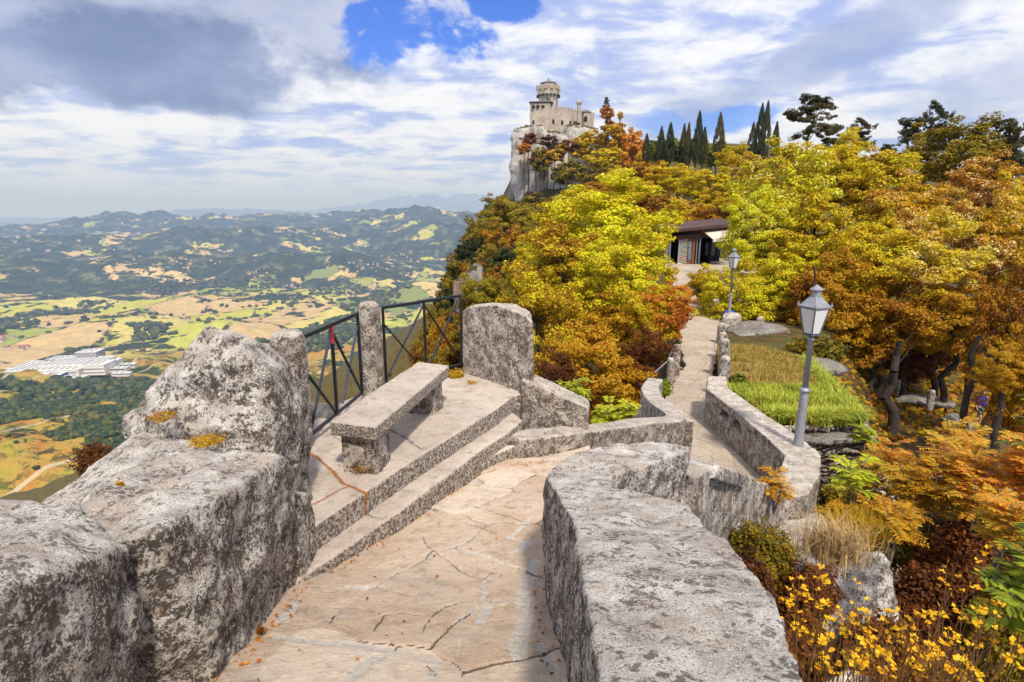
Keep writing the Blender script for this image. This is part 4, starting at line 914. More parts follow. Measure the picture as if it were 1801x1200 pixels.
# seen trunks in the right wood
gt = 'bare trunks in the dark wood'
def bare(px, pt, pb, y, r, label, lean=0.0):
    a = Wy(px, pb, y); b = Wy(px + lean, pt, y); gz = T(a.x, a.y) - .3
    t = empty('tree', (a.x, a.y, gz)); tag(t, label, 'tree', gt)
    bm = bmesh.new(); rs = random.Random(px); p = Vector((0, 0, 0)); L = b - Vector((a.x, a.y, gz)); n_ = 7; rr = r
    for k in range(1, n_ + 1):
        q = L * (k / n_) + Vector((rs.uniform(-1, 1), rs.uniform(-1, 1), 0)) * r * .9; r2 = r * (1 - .5 * k / n_); tube(bm, p, q, rr, r2, 10, False); p, rr = q, r2
    from_bm('trunk', bm, M['bark'], t, smooth=True)
    bm = bmesh.new()
    for k in range(2):
        s = L * (.70 + .15 * k); a_ = rs.uniform(0, 6.28); e = s + Vector((math.cos(a_) * .7, math.sin(a_) * .5, 1.1)); tube(bm, s, e, r * .16, r * .04, 6, False)
    from_bm('branch', bm, M['bark'], t, smooth=True)
bare(1433, 470, 640, 22.5, .07, 'slim pale trunk rising right behind the near lantern', -2)
bare(1568, 600, 740, 21, .22, 'dark straight trunk between the retaining wall and the ledge', 4)
bare(1690, 590, 765, 19, .15, 'leaning grey trunk left of the walker', 30)
bare(1640, 480, 720, 26, .15, 'dark trunk in the shade behind the bollard', -5)
bare(1530, 560, 700, 25, .16, 'dark trunk behind the grass terrace corner', 6)

# ------------------------------------------------------------------ low plants
def plant(name, label, cat, base, stems, kind, group=None, stem_mat='bark'):
    """stems: list of polylines with leaves (centre, normal, size) lists already in world space"""
def pinnate(base, d, L, nl, ls, rs, droop=.35):
    """one feather leaf: leaflets on both sides of an arching rachis"""
    d = unit(np.array(d, float)); side = unit(np.cross(d, [0, 0, 1]) + 1e-6); V = []; Fc = []; pts = []
    for k in range(nl + 1):
        t = (k + .6) / (nl + 1); p = np.array(base) + d * L * t + np.array([0, 0, -droop * L * t * t]); pts.append(p)
        tan = unit(d + np.array([0, 0, -2 * droop * t])); up = unit(np.cross(side, tan)); s_ = ls * (0.75 + .5 * math.sin(math.pi * min(1, t * .95))) * rs.uniform(.85, 1.15)
        for sg in (-1, 1):
            o = unit(side * sg + tan * .45 + up * rs.uniform(-.35, .15)); w = unit(np.cross(o, up)) * s_ * .17; i = len(V)
            V += [p, p + o * s_ * .45 + w + up * .03 * s_, p + o * s_, p + o * s_ * .45 - w + up * .03 * s_]; Fc.append([i, i + 1, i + 2, i + 3])
    return V, Fc, pts
def feather_plant(name, label, cat, base, h, spread, nfr, kind, L, nl, ls, seed, group=None, stems=2, lean=(0, 0), droop=.35, stem_r=.012):
    rs = np.random.RandomState(seed); t = empty(name, base); tag(t, label, cat, group); V = []; Fc = []; bm = bmesh.new()
    for s in range(stems):
        tip = np.array([rs.uniform(-1, 1) * spread * .35 + lean[0], rs.uniform(-1, 1) * spread * .35 + lean[1], h * rs.uniform(.8, 1)])
        tube(bm, (0, 0, 0), Vector(tip * .55 + np.array([.02, 0, 0])), stem_r, stem_r * .7, 6, False); tube(bm, Vector(tip * .55 + np.array([.02, 0, 0])), Vector(tip), stem_r * .7, stem_r * .3, 6, False)
        for k in range(nfr // stems):
            b = tip * rs.uniform(.55, 1.0); a = rs.uniform(0, 6.28)
            v, f_, pts = pinnate(b, [math.cos(a), math.sin(a), rs.uniform(.1, .9)], L * rs.uniform(.6, 1.1), nl, ls, rs, droop)
            o = len(V); V += v; Fc += [[q + o for q in x] for x in f_]; 
            for a_, b_ in zip(pts[:-1:3], pts[3::3]): tube(bm, Vector(a_), Vector(b_), stem_r * .18, stem_r * .12, 4, False)
    me = mesh_np('foliage', np.array(V), np.array(Fc), K[kind], smooth=False); link('foliage', me, None, t)
    from_bm('stem', bm, M['paletrunk'], t)
    return t
def at(px, py, y): return Wy(px, py, y)
gs = 'young feather leaved saplings'
def sap(px, pt, pb, y, spread, nfr, kind, L, nl, ls, label, stems=2, seed=None, droop=.35, group=gs, stem_r=.012):
    b = at(px, pb, y); h = at(px, pt, y).z - b.z
    return feather_plant('sapling', label, 'sapling', b, h, spread, nfr, kind, L, nl, ls, seed or int(px), group, stems, droop=droop, stem_r=stem_r)
sap(1520, 745, 805, 10.2, .25, 14, 'sapling', .30, 6, .12, 'lime leaved sapling with a bare thin stem beside the retaining wall corner', 1)
sap(1495, 805, 930, 7.6, .5, 26, 'sapling', .34, 6, .12, 'bright green sapling with forked dark stems under the retaining wall', 3)
sap(1360, 835, 905, 6.2, .30, 26, 'ochre', .22, 7, .07, 'ochre sapling in front of the bend of the curved wall', 3)
sap(1000, 665, 760, 8.6, .4, 22, 'sapling', .30, 6, .11, 'yellow sapling sprouting behind the sloping wall', 2)
sap(1060, 708, 775, 9.0, .4, 26, 'sapling', .26, 6, .10, 'yellow sapling spilling over the low wall', 4)
sap(1105, 700, 765, 10.2, .3, 22, 'sapling', .24, 6, .10, 'yellow sapling left of the curved wall end', 4)
for k, (px, pt, pb, y, kd) in enumerate([(1600, 765, 900, 8.5, 'orangelet'), (1650, 775, 900, 8.0, 'orangelet'), (1700, 800, 930, 7.5, 'orangelet'), (1760, 760, 930, 7.8, 'orangelet'), (1790, 770, 900, 7.2, 'orangelet'), (1670, 745, 850, 10.0, 'orangelet'), (1625, 820, 930, 7.8, 'ochre'), (1560, 880, 960, 7.0, 'ochre'), (1740, 860, 980, 6.5, 'orangelet'), (1540, 790, 900, 9.5, 'ochre')]):
    sap(px, pt, pb + 50, y, 1.0, 120, kd, .34, 8, .085, ['orange sapling left of the woodland path bend', 'orange sapling over the middle of the woodland path', 'orange sapling in front of the path, lower', 'tall orange sapling at the right edge', 'orange sapling cut by the right edge', 'orange topped sapling under the walker', 'ochre sapling before the orange ones', 'ochre sapling near the outcrop', 'low orange sapling above the fern fronds', 'ochre sapling beside the woodland path'][k], 5, 100 + k, .25)
# big green feather fronds at the right edge
for k, (px, pt, pb, y, L, lab) in enumerate([(1820, 690, 900, 4.6, .55, 'green frond plant at the right edge, upper'), (1825, 960, 1150, 2.9, .50, 'large bright green fronds reaching in at the lower right edge'), (1850, 1060, 1230, 2.5, .48, 'dark green fronds in the bottom right corner'), (1825, 800, 980, 4.2, .45, 'small green frond plant above the large fronds')]):
    b = at(px, pb, y); h = at(px, pt, y).z - b.z
    feather_plant('frond_plant', lab, 'plant', b, h, .22, 14, 'bush', L * .74, 11, .10, 300 + k, 'green frond plants', 2, droop=.3)
# leaf mounds: shrubs made of loose leaves
def mound(px, pt, pb, wpx, y, kind, label, n_=1500, leaf=.03, name='bush', cat='bush', group=None, seed=None, aspect=1.7, dk=.8):
    c_ = at(px, (pt + pb) / 2, y); rx = wpx / 2 / F_PX * y; rz_ = (at(px, pt, y).z - at(px, pb, y).z) / 2
    rs = np.random.RandomState(seed or int(px + pt)); d = unit(rs.normal(size=(n_, 3))); r = rs.uniform(.25, 1, (n_, 1)) ** .5
    r = r * (0.8 + .35 * vnoise(d * 3.2 + px))[:, None]; p = d * r * np.array([rx, rx * dk, rz_])
    v, f_ = leaf_quads(p, unit(d * .6 + [0, 0, .5] + rs.normal(size=(n_, 3)) * .5), leaf * rs.uniform(.6, 1.3, n_), rs, aspect)
    t = empty(name, c_ - Vector((0, 0, rz_))); tag(t, label, cat, group)
    o = link('foliage', mesh_np('foliage', v + np.array([0, 0, rz_]), f_, K[kind], smooth=False), None, t)
    bm = bmesh.new()
    for k in range(14):
        a = rs.uniform(0, 6.28); q = rs.uniform(.3, .9); tube(bm, (0, 0, -.1 * rz_), (math.cos(a) * rx * q, math.sin(a) * rx * q * dk, rz_ * rs.uniform(.9, 1.7)), leaf * .25, leaf * .08, 5, False)
    from_bm('stem', bm, M['bark'], t)
    return t
mound(1335, 920, 1040, 170, 4.9, 'olive', 'olive shrub under the stair parapet', 14000, .017)
mound(1300, 960, 1130, 130, 4.2, 'rust', 'dark rust shrub beside the right parapet', 12000, .016)
mound(1420, 985, 1100, 150, 4.6, 'rust', 'rust heath growing over the lower outcrop', 9000, .015)
for k, (px, pt, pb, w_, y, kd) in enumerate([(1600, 880, 1010, 220, 8.5, 'olive'), (1720, 900, 1080, 240, 7.5, 'rust'), (1620, 980, 1180, 240, 6.5, 'rust'), (1500, 850, 930, 150, 9.0, 'olive'), (1780, 1000, 1230, 220, 6.0, 'olive'), (1560, 1090, 1260, 260, 5.2, 'rust'), (1700, 840, 920, 200, 10, 'olive'), (1490, 880, 960, 130, 7.6, 'ochre'), (1380, 1060, 1230, 180, 4.2, 'rust')]):
    mound(px, pt, pb, w_, y, kd, ['olive bush below the woodland path', 'rust bush below the orange saplings', 'rust bush behind the broom, centre', 'olive bush at the retaining wall foot', 'olive bush in the lower right depth', 'rust bush low behind the broom', 'olive bush at the woodland path edge', 'ochre bush beside the outcrop top', 'rust bush behind the left broom'][k], 9000, .038, group='bushes on the slope right of the parapet')
mound(1298, 655, 710, 50, 13.3, 'bush', 'ivy like green shrub hanging at the bollard and wall end', 1400, .06)
mound(1170, 665, 700, 22, 13.6, 'bush', 'small green plant in the path railing', 500, .05)
mound(1520, 770, 800, 40, 18, 'bush', 'small green bush on the dark slope', 400, .1)
mound(1440, 590, 640, 120, 20, 'olive', 'green bush at the back of the grass terrace', 1500, .09)
mound(165, 770, 850, 90, 4.5, 'rust', 'rust bush clinging to the outer left boulder', 3600, .011)
for k, (px, pt, pb, w_, y, kd, nn) in enumerate([(708, 892, 935, 32, 4.25, 'ochre', 500), (682, 850, 885, 20, 4.3, 'rust', 300), (800, 648, 668, 44, 7.2, 'ochre', 500), (830, 668, 690, 34, 6.9, 'ochre', 300), (363, 765, 784, 80, 3.05, 'ochre', 700), (212, 840, 875, 20, 2.4, 'ochre', 200), (285, 722, 742, 70, 3.2, 'ochre', 400), (868, 818, 832, 18, 5.6, 'ochre', 150), (632, 815, 828, 60, 4.35, 'ochre', 200), (458, 1100, 1116, 20, 2.5, 'rust', 120)]):
    mound(px, pt, pb, w_, y, kd, ['ochre tuft with yellow flowers at the foot of the long step', 'rust tuft in the joint between terrace and step', 'ochre tuft behind the far end of the bench', 'small ochre tuft at the merlon foot', 'ochre moss in the cleft under the pointed boulder', 'ochre moss between the two near boulders', 'ochre moss on the saddle left of the pointed boulder', 'tiny ochre tuft in the wall corner', 'dry ochre moss round the near bench leg', 'tiny rust tuft where the left boulder meets the slabs'][k], nn, .009 if y < 5.5 else .02, 'moss_tuft', 'moss', 'tufts in the stone joints', 900 + k, 2.5)

# broom with yellow flowers, lower right
def broom(px, pt, pb, y, label, seed, ns=14, nf=40, sp=.35):
    rs = np.random.RandomState(seed); b = at(px, pb, y); h = at(px, pt, y).z - b.z
    t = empty('broom_plant', b); tag(t, label, 'plant', 'yellow flowered broom stems'); bm = bmesh.new(); V = []; Fc = []; V2 = []; F2 = []
    for s in range(ns):
        tip = np.array([rs.uniform(-1, 1) * sp, rs.uniform(-1, 1) * sp * .6, h * rs.uniform(.6, 1.0)]); root = np.array([tip[0] * .3, tip[1] * .3, 0]); mid = (root + tip) / 2 + rs.normal(size=3) * .02
        tube(bm, Vector(root), Vector(mid), .0042, .003, 5, False); tube(bm, Vector(mid), Vector(tip), .003, .0012, 5, False)
        for k in range(5):
            q = mid + (tip - mid) * rs.uniform(0, .8); e = q + np.array([rs.uniform(-.06, .06), rs.uniform(-.06, .06), rs.uniform(.05, .14)]); tube(bm, Vector(q), Vector(e), .0016, .0008, 4, False)
        for k in range(nf // ns + rs.randint(0, 3)):
            q = root + (tip - root) * rs.uniform(.70, 1.0) ** .8 + rs.normal(size=3) * .016; s_ = rs.uniform(.013, .025)
            for j in range(4):       # four petals
                a = rs.uniform(0, 6.28); o = unit(np.array([math.cos(a), math.sin(a), rs.uniform(-.3, .9)])); w = unit(np.cross(o, [0, 0, 1.0])) * s_ * .55; u_ = unit(np.cross(o, w)) * s_ * .25; i = len(V)
                V += [q, q + o * s_ * .6 + w + u_, q + o * s_ * 1.15, q + o * s_ * .6 - w + u_]; Fc.append([i, i + 1, i + 2, i + 3])
        for k in range(6):
            q = root + (tip - root) * rs.uniform(.1, .95); a = rs.uniform(0, 6.28); o = unit(np.array([math.cos(a) * .5, math.sin(a) * .5, .8])); s_ = rs.uniform(.02, .04); w = unit(np.cross(o, [0, 1, .3])) * s_ * .13; i = len(V2)
            V2 += [q, q + o * s_ * .5 + w, q + o * s_, q + o * s_ * .5 - w]; F2.append([i, i + 1, i + 2, i + 3])
    from_bm('stem', bm, M['broomstem'], t)
    if V2: tag(link('leaf_spray', mesh_np('leaf_spray', np.array(V2), np.array(F2), K['ochre'], smooth=False), None, t), kind='stuff')
    if V: tag(link('blossom', mesh_np('blossom', np.array(V), np.array(Fc), M['petal'], smooth=False), None, t), kind='stuff')
M['broomstem'] = simple('broom_stem', (.20, .09, .025), .7, var=.4)
m, n = mat('yellow_petals'); c = n.mix(n.isl, (.90, .42, .010), (.95, .66, .02)); n.l.new(c, n.b.inputs['Base Color']); n.b.inputs['Roughness'].default_value = .5
tr = n.node('ShaderNodeBsdfTranslucent'); n.l.new(c, tr.inputs['Color']); mx = n.node('ShaderNodeMixShader', {0: .4}); n.l.new(n.b.outputs[0], mx.inputs[1]); n.l.new(tr.outputs[0], mx.inputs[2]); n.l.new(mx.outputs[0], n.out.inputs[0]); M['petal'] = m
for k, (px, pt, pb, y, ns, nf, sp, lab) in enumerate([(1400, 985, 1250, 2.6, 12, 40, .15, 'broom with the densest yellow flowers, next to the parapet'), (1450, 1010, 1260, 2.8, 8, 22, .12, 'thin broom with few flowers left of the outcrop'), (1515, 1050, 1260, 2.6, 10, 20, .15, 'broom in front of the grey outcrop'), (1590, 1040, 1270, 2.5, 10, 28, .20, 'broad broom at the bottom, right of the outcrop'),
                                                      (1640, 965, 1270, 2.8, 10, 20, .20, 'tallest broom with flowers high up'), (1690, 1050, 1270, 2.4, 10, 26, .18, 'broom before the dark wood, bottom right'), (1730, 1030, 1270, 2.7, 10, 18, .16, 'broom beside the green fronds'), (1560, 1110, 1270, 2.2, 12, 16, .14, 'low broom at the bottom edge, centre'),
                                                      (1460, 1110, 1270, 2.2, 10, 12, .12, 'low broom at the bottom edge beside the parapet'), (1640, 1120, 1270, 2.1, 12, 14, .14, 'low broom at the bottom edge, right of centre')]):
    broom(px, pt, pb, y, lab, 500 + k, ns, nf, sp)

# grasses
def blades(name, pts, h, kind_mat, label, seed, w=.012, bend=.5, kind='stuff', cat=None):
    rs = np.random.RandomState(seed); n_ = len(pts); a = rs.uniform(0, 6.28, n_); hh = h * rs.uniform(.45, 1.15, n_); ww = w * rs.uniform(.7, 1.3, n_)
    d = np.stack([np.cos(a), np.sin(a), np.zeros(n_)], -1); s = np.stack([-np.sin(a), np.cos(a), np.zeros(n_)], -1); up = np.array([0, 0, 1.0]); b_ = bend * rs.uniform(.2, 1.2, n_)
    m1 = pts + up * (hh * .55)[:, None] + d * (hh * b_ * .18)[:, None]; tp = pts + up * (hh * (1 - .25 * b_))[:, None] + d * (hh * b_ * .7)[:, None]
    V = np.stack([pts - s * ww[:, None], pts + s * ww[:, None], m1 + s * ww[:, None] * .8, m1 - s * ww[:, None] * .8, tp], 1).reshape(-1, 3); o = np.arange(n_)[:, None] * 5
    F4 = o + np.array([0, 1, 2, 3]); F3 = o + np.array([3, 2, 4, 4])
    me = bpy.data.meshes.new(name); me.from_pydata(V.tolist(), [], F4.tolist() + (o + np.array([3, 2, 4])).tolist()); me.materials.append(kind_mat)
    return tag(link(name, me), label, cat, None, kind)
# ------------------------------------------------------------------ grass terrace with its retaining wall
ga = [(4.95, 12.9), (5.15, 10.9), (5.9, 10.6), (6.85, 10.7), (7.25, 12.0), (8.6, 16.2), (8.2, 18.2), (6.9, 18.6), (6.2, 16.5), (5.5, 14.5)]
zg = lambda x, y: -4.02 - .045 * (y - 10.6)
m, n = mat('turf_soil'); c = n.mix(n.mr(n.noise(n.pos, 1.3, 5), .4, .6), (.20, .17, .04), (.26, .15, .05)); n.l.new(c, n.b.inputs['Base Color']); M['turf'] = m
bm = bmesh.new(); prism(bm, ga, [zg(*q) for q in ga], -5.2)
o = from_bm('turf_bank', bm, M['turf']); tag(o, 'earth of the raised grass terrace', kind='structure')
def inpoly(x, y, poly):
    c = np.zeros(len(x), bool); j = len(poly) - 1
    for i in range(len(poly)):
        xi, yi = poly[i]; xj, yj = poly[j]; k = ((yi > y) != (yj > y)) & (x < (xj - xi) * (y - yi) / (yj - yi + 1e-12) + xi); c ^= k; j = i
    return c
rs = np.random.RandomState(5)
def scatter(n_, y0, y1, pw=1.0, cl=.0):
    x = rs.uniform(4.8, 9.4, n_); y = y0 + (y1 - y0) * rs.uniform(0, 1, n_) ** pw; k = inpoly(x, y, ga); k &= fbm(np.stack([x, y, x * 0], -1), 2.2, 3) > rs.uniform(-.5, cl, n_); x, y = x[k], y[k]; return np.stack([x, y, zg(x, y)], -1)
K['grassgreen'] = leaf_mat('green_grass', [(.13, .21, .02), (.30, .40, .035), (.46, .52, .05), (.60, .52, .09)], sc=1.2, island=.5)
K['grassdry'] = leaf_mat('dry_grass', [(.30, .24, .05), (.46, .34, .08), (.50, .30, .09), (.38, .36, .06)], sc=1.0, island=.45)
blades('grass', scatter(26000, 10.45, 12.9, .8, .25), .27, K['grassgreen'], 'long bright green grass on the front of the raised terrace', 1, .014, .8)
nE = 5200; tE = rs.uniform(0, 1, nE); eX = np.interp(tE, [0, .22, .62, .72, 1], [5.15, 5.9, 6.86, 7.27, 8.6]); eY = np.interp(tE, [0, .22, .62, .72, 1], [10.75, 10.52, 10.64, 12.0, 16.2])
pE = np.stack([eX + rs.normal(size=nE) * .06, eY + rs.normal(size=nE) * .06, zg(eX, eY) - .02], -1)
blades('edge_grass', pE, .36, K['grassgreen'], 'long grass hanging over the edge of the retaining wall', 6, .014, 1.5)
blades('dry_grass', scatter(44000, 11.0, 18.6, 1.0, .3), .20, K['grassdry'], 'dry yellow grass on the back of the raised terrace', 2, .012, .7)
tg = Wy(1468, 960, 5.6); q = rs.normal(size=(900, 3)) * np.array([.16, .12, .0]) + np.array([tg.x, tg.y, tg.z - .15])
blades('grass_tuft', q, .50, simple('straw', (.52, .34, .14), .8, var=.4), 'straw coloured dry grass tuft on the tall outcrop', 3, .004, 1.0, None, 'grass tuft')
tg = Wy(1500, 925, 6.0); q = rs.normal(size=(500, 3)) * np.array([.16, .12, .0]) + np.array([tg.x, tg.y, tg.z - .15])
blades('grass_tuft', q, .40, K['ochre'], 'ochre dry grass tuft right of the straw coloured one', 4, .004, 1.0, None, 'grass tuft')

m, n = mat('dry_masonry'); p = n.pos
sq = n.vadd(n.vscale(p, (1.0, 1.0, 2.6)), n.vscale(n.noise(p, 3, 3, out=1), (.25, .25, .25)))
vc = n.node('ShaderNodeTexVoronoi', {'Scale': 2.6}); n.l.new(sq, vc.inputs['Vector']); cc_ = n.node('ShaderNodeSeparateColor'); n.l.new(vc.outputs['Color'], cc_.inputs[0])
ed = n.vor(sq, 2.6, 'DISTANCE_TO_EDGE')
c = n.ramp(cc_.outputs[0], [(0, (.34, .28, .21)), (.5, (.46, .39, .30)), (1, (.24, .19, .14))])
c = n.mix(n.mr(n.noise(p, 14, 8, .75), .56, .42), c, (.07, .055, .045)); c = n.mix(n.mr(ed, .09, .03), c, (.03, .022, .016))
n.l.new(c, n.b.inputs['Base Color']); bump(n, n.m('ADD', n.mr(ed, 0, .16), n.m('MULTIPLY', n.noise(p, 12, 8, .7), .5)), .10); M['masonry'] = m
ret = empty('retaining_wall', (6.2, 10.5, -9)); tag(ret, 'rough retaining wall of stacked stone below the grass terrace', 'retaining wall')
def rel(o, t): o.data.transform(Matrix.Translation(-t.location)); o.parent = t; return o
bm = bmesh.new(); ribbon(bm, [((5.15, 10.65), (5.15, 10.3), -4.35, -9), ((5.9, 10.6), (5.9, 10.2), -4.30, -9), ((6.9, 10.72), (7.02, 10.32), -4.30, -9), ((7.35, 12.0), (7.7, 11.85), -4.35, -9), ((8.8, 16.2), (9.1, 16.1), -4.5, -9)])
rel(stone('wall', bm, M['masonry'], vox=.045, smooth=2, amp=.06, sc=2.2, fine=.025, fsc=7, chunky=.06, csc=2.6), ret)
bm = bmesh.new(); ribbon(bm, [((5.2, 10.7), (5.2, 10.12), -4.20, -4.32), ((5.9, 10.7), (5.9, 10.08), -4.20, -4.31), ((6.85, 10.78), (7.06, 10.24), -4.20, -4.31), ((7.05, 11.2), (7.35, 11.1), -4.2, -4.31)])
rel(stone('ledge', bm, M['cliffstone'], vox=.03, smooth=2, amp=.03, sc=3, fine=.012), ret)
rr = random.Random(4)
for k in range(24):
    t_ = k / 23; x = 5.1 + 1.85 * t_; y = 10.42 + .12 * t_
    bm = hull([(x + rr.uniform(-.07, .07), y + rr.uniform(-.09, .09), -4.09 + rr.uniform(-.09, .075)) for _ in range(12)])
    rel(stone('top_stone', bm, M['wall'], vox=.02, smooth=2, amp=.01, sc=5), ret)

# ------------------------------------------------------------------ railing panels on the terrace
M['iron'] = simple('dark_iron', (.030, .032, .040), .45, .6, .3, 20)
M['ironblue'] = simple('worn_blue_iron', (.060, .068, .11), .45, .5, .35, 20)
M['rustred'] = simple('red_paint', (.45, .03, .03), .6, 0, .3, 20)
def bar(bm, a, b, w=.022, t=.022):
    a, b = Vector(a), Vector(b); d = b - a; M_ = Matrix.Translation((a + b) / 2) @ d.to_track_quat('Z', 'Y').to_matrix().to_4x4() @ Matrix.Diagonal((w, t, d.length, 1))
    bmesh.ops.create_cube(bm, size=1, matrix=M_)
def panel(A, B, zt0, zt1, zb0, zb1, mids, diags, label):
    """A,B: ends in plan; fractions for uprights and crossing diagonals"""
    A, B = Vector((*A, 0)), Vector((*B, 0)); t = empty('railing_panel', (A.x, A.y, -2.1)); tag(t, label, 'railing', 'iron railing panels of the terrace')
    P = lambda f, k: A.lerp(B, f) + Vector((0, 0, (zt0 + (zt1 - zt0) * f) * k + (zb0 + (zb1 - zb0) * f) * (1 - k))) - t.location
    bm = bmesh.new(); bar(bm, P(0, 1), P(1, 1), .034, .034); from_bm('top_rail', bm, M['iron'], t, bevel=.003)
    bm = bmesh.new(); bar(bm, P(0, 0), P(1, 0), .030, .030); from_bm('bottom_rail', bm, M['iron'], t, bevel=.003)
    for f in mids:
        bm = bmesh.new(); bar(bm, P(f, 0), P(f, 1), .030, .030); from_bm('upright', bm, M['iron'], t, bevel=.003)
    for i, (f0, k0, f1, k1, blue) in enumerate(diags):
        o_ = Vector((0.0, .016 * (1 if i % 2 else -1), 0)); bm = bmesh.new(); bar(bm, P(f0, k0) + o_, P(f1, k1) + o_, .024, .014); from_bm('brace', bm, M['ironblue'] if blue else M['iron'], t)
    return t, P
t, P_ = panel((-1.86, 4.95), (-1.71, 6.2), -1.075, -1.085, -2.0, -2.0, (.46, 1.0), [(0, .66, .46, .0, 0), (.0, .05, .44, .95, 1), (.46, .95, .98, .05, 0), (.56, .06, .97, .85, 1)], 'left iron railing panel with crossed braces and a red painted joint')
bm = bmesh.new(); bar(bm, P_(.46, .80), P_(.46, .99), .035, .035); from_bm('painted_joint', bm, M['rustred'], t)
panel((-1.52, 6.60), (-.68, 7.45), -1.085, -1.065, -2.0, -2.0, (.0, .5, 1.0), [(.0, .8, .5, .0, 0), (.0, .05, .48, .93, 1), (.52, .93, .98, .05, 0), (.52, .05, .95, .93, 1)], 'right iron railing panel ending at the merlon')

# ------------------------------------------------------------------ lamp posts
M['lampmetal'] = simple('painted_grey_metal', (.30, .30, .33), .45, .25, .2, 12)
M['lampdark'] = simple('dark_lamp_frame', (.13, .13, .16), .5, .3, .3, 14)
m, n = mat('frosted_glass'); n.b.inputs['Base Color'].default_value = (.78, .78, .74, 1); n.b.inputs['Roughness'].default_value = .25; n.b.inputs['Transmission Weight'].default_value = .25; M['frost'] = m
def lamp(base, H, label, lean=(0, 0), rz=.2, ls=.92):
    t = empty('lamp_post', base, 0); tag(t, label, 'lamp post', 'grey lamp posts with square lanterns along the path'); t.rotation_euler = (lean[0], lean[1], rz)
    bm = bmesh.new(); lathe(bm, [(.085, -.05), (.085, .02), (.075, .05), (.068, .60), (.062, .90), (.058, .93)], 16); from_bm('base', bm, M['lampmetal'], t, True)
    bm = bmesh.new(); lathe(bm, [(.060, .92), (.088, .935), (.092, .965), (.060, .985), (.05, 1.0)], 16); from_bm('collar', bm, M['lampmetal'], t, True)
    zl = H - .98 * ls
    bm = bmesh.new(); lathe(bm, [(.048, .99), (.040, zl - .06), (.055, zl - .05), (.055, zl - .02), (.045, zl - .015), (.03, zl + .04)], 14); from_bm('pole', bm, M['lampmetal'], t, True)
    q = empty('lantern', (0, 0, zl)); q.parent = t; q.scale = (ls, ls, ls)
    r0, r1, h = .135, .245, .56; c45 = math.pi / 4
    bm = bmesh.new(); lathe(bm, [(.03, .0), (.09, .03), (r0 + .02, .045), (r0 + .02, .065)], 4, (0, 0, 0), c45); from_bm('lantern_foot', bm, M['lampdark'], q)
    for k in range(4):
        a, b = c45 + k * math.pi / 2, c45 + (k + 1) * math.pi / 2
        P4 = [Vector((math.cos(x) * r, math.sin(x) * r, z)) for x, r, z in ((a, r0, .065), (b, r0, .065), (b, r1, h), (a, r1, h))]; cn = sum(P4, Vector()) / 4
        bm = bmesh.new(); inn = [cn + (v - cn) * .93 for v in P4]; nn = (P4[1] - P4[0]).cross(P4[3] - P4[0]).normalized() * .006
        vs = [bm.verts.new(v) for v in inn] + [bm.verts.new(v - nn) for v in inn]
        for fc in ((0, 1, 2, 3), (7, 6, 5, 4), (0, 4, 5, 1), (1, 5, 6, 2), (2, 6, 7, 3), (3, 7, 4, 0)): bm.faces.new([vs[i] for i in fc])
        from_bm('glass_pane', bm, M['frost'], q)
        bm = bmesh.new(); bar(bm, P4[0], P4[3], .026, .026); from_bm('frame_bar', bm, M['lampdark'], q)
    bm = bmesh.new(); lathe(bm, [(r1 + .0, h), (r1 + .035, h + .005), (r1 + .04, h + .035), (r1 + .0, h + .05), (.11, h + .20), (.085, h + .225)], 4, (0, 0, 0), c45); from_bm('hood', bm, M['lampmetal'], q, bevel=.004)
    for k in range(4):
        a = c45 + k * math.pi / 2; bm = bmesh.new(); lathe(bm, [(.016, 0), (.022, .02), (.010, .05), (.003, .085)], 6, (math.cos(a) * (r1 + .03), math.sin(a) * (r1 + .03), h + .03)); from_bm('finial', bm, M['lampmetal'], q)
    bm = bmesh.new(); lathe(bm, [(.082, h + .215), (.082, h + .32), (.118, h + .335), (.118, h + .345), (.02, h + .42), (.006, h + .43)], 16); from_bm('chimney_cap', bm, M['lampmetal'], q, False)
    return t
b1 = Wy(1404, 781, 9.0); b1.z += .0
H1 = (Wy(1424, 504, 9.0).z - b1.z)
lamp(b1, H1 + .02, 'nearest lamp post, standing on the curved parapet', (0, R(.15)), .35, .86)
b2 = Wy(1282, 556, 24.6); lamp(b2, Wy(1284, 437, 24.6).z - b2.z, 'middle lamp post, on the rough pillar beside the path', (0, 0), .5)
b3 = Wy(1157, 500, 41); b3.z = T(b3.x, 41); lamp(b3, Wy(1157, 423, 41).z - b3.z, 'farthest lamp post, half hidden in leaves left of the hut', (0, 0), .2)

# ------------------------------------------------------------------ bollards, pillar, chains along the path
gb = 'stone bollards along the path'
def bollard(px, pt, pb, y, wpx, label):
    a = Wy(px, pt, y); zb = Wy(px, pb, y).z - .15; r = wpx / 2 / F_PX * y * 1.02
    t = empty('bollard', (a.x, y, zb)); tag(t, label, 'bollard', gb); H = a.z - zb
    bm = bmesh.new(); lathe(bm, [(r, -.1), (r * .98, H * .5), (r * .95, H - r * .7), (r * .75, H - r * .2), (r * .35, H)], 10)
    o = stone('shaft', bm, M['wall'], t, vox=max(.02, r / 7), smooth=2, amp=.012, sc=5, fine=.006); return Vector((a.x, y, a.z))
R1 = bollard(1277, 626, 676, 14.0, 20, 'first bollard right of the path, at the end of the curved wall')
R2 = bollard(1276, 596, 642, 16.0, 18, 'second bollard right of the path')
R3 = bollard(1272, 585, 620, 18.2, 15, 'third bollard right of the path')
R4 = bollard(1270, 568, 605, 20.6, 15, 'fourth bollard right of the path, against the rough pillar')
L1 = bollard(1181, 629, 692, 14.5, 15, 'pale slim bollard at the left of the path')
L2 = bollard(1191, 606, 664, 16.4, 15, 'dark bollard behind the pale slim one')
Bf = bollard(1252, 530, 563, 27, 11, 'far bollard straight at the path end')
Bg = bollard(1338, 557, 590, 25, 14, 'far bollard alone at the right, before the wood')
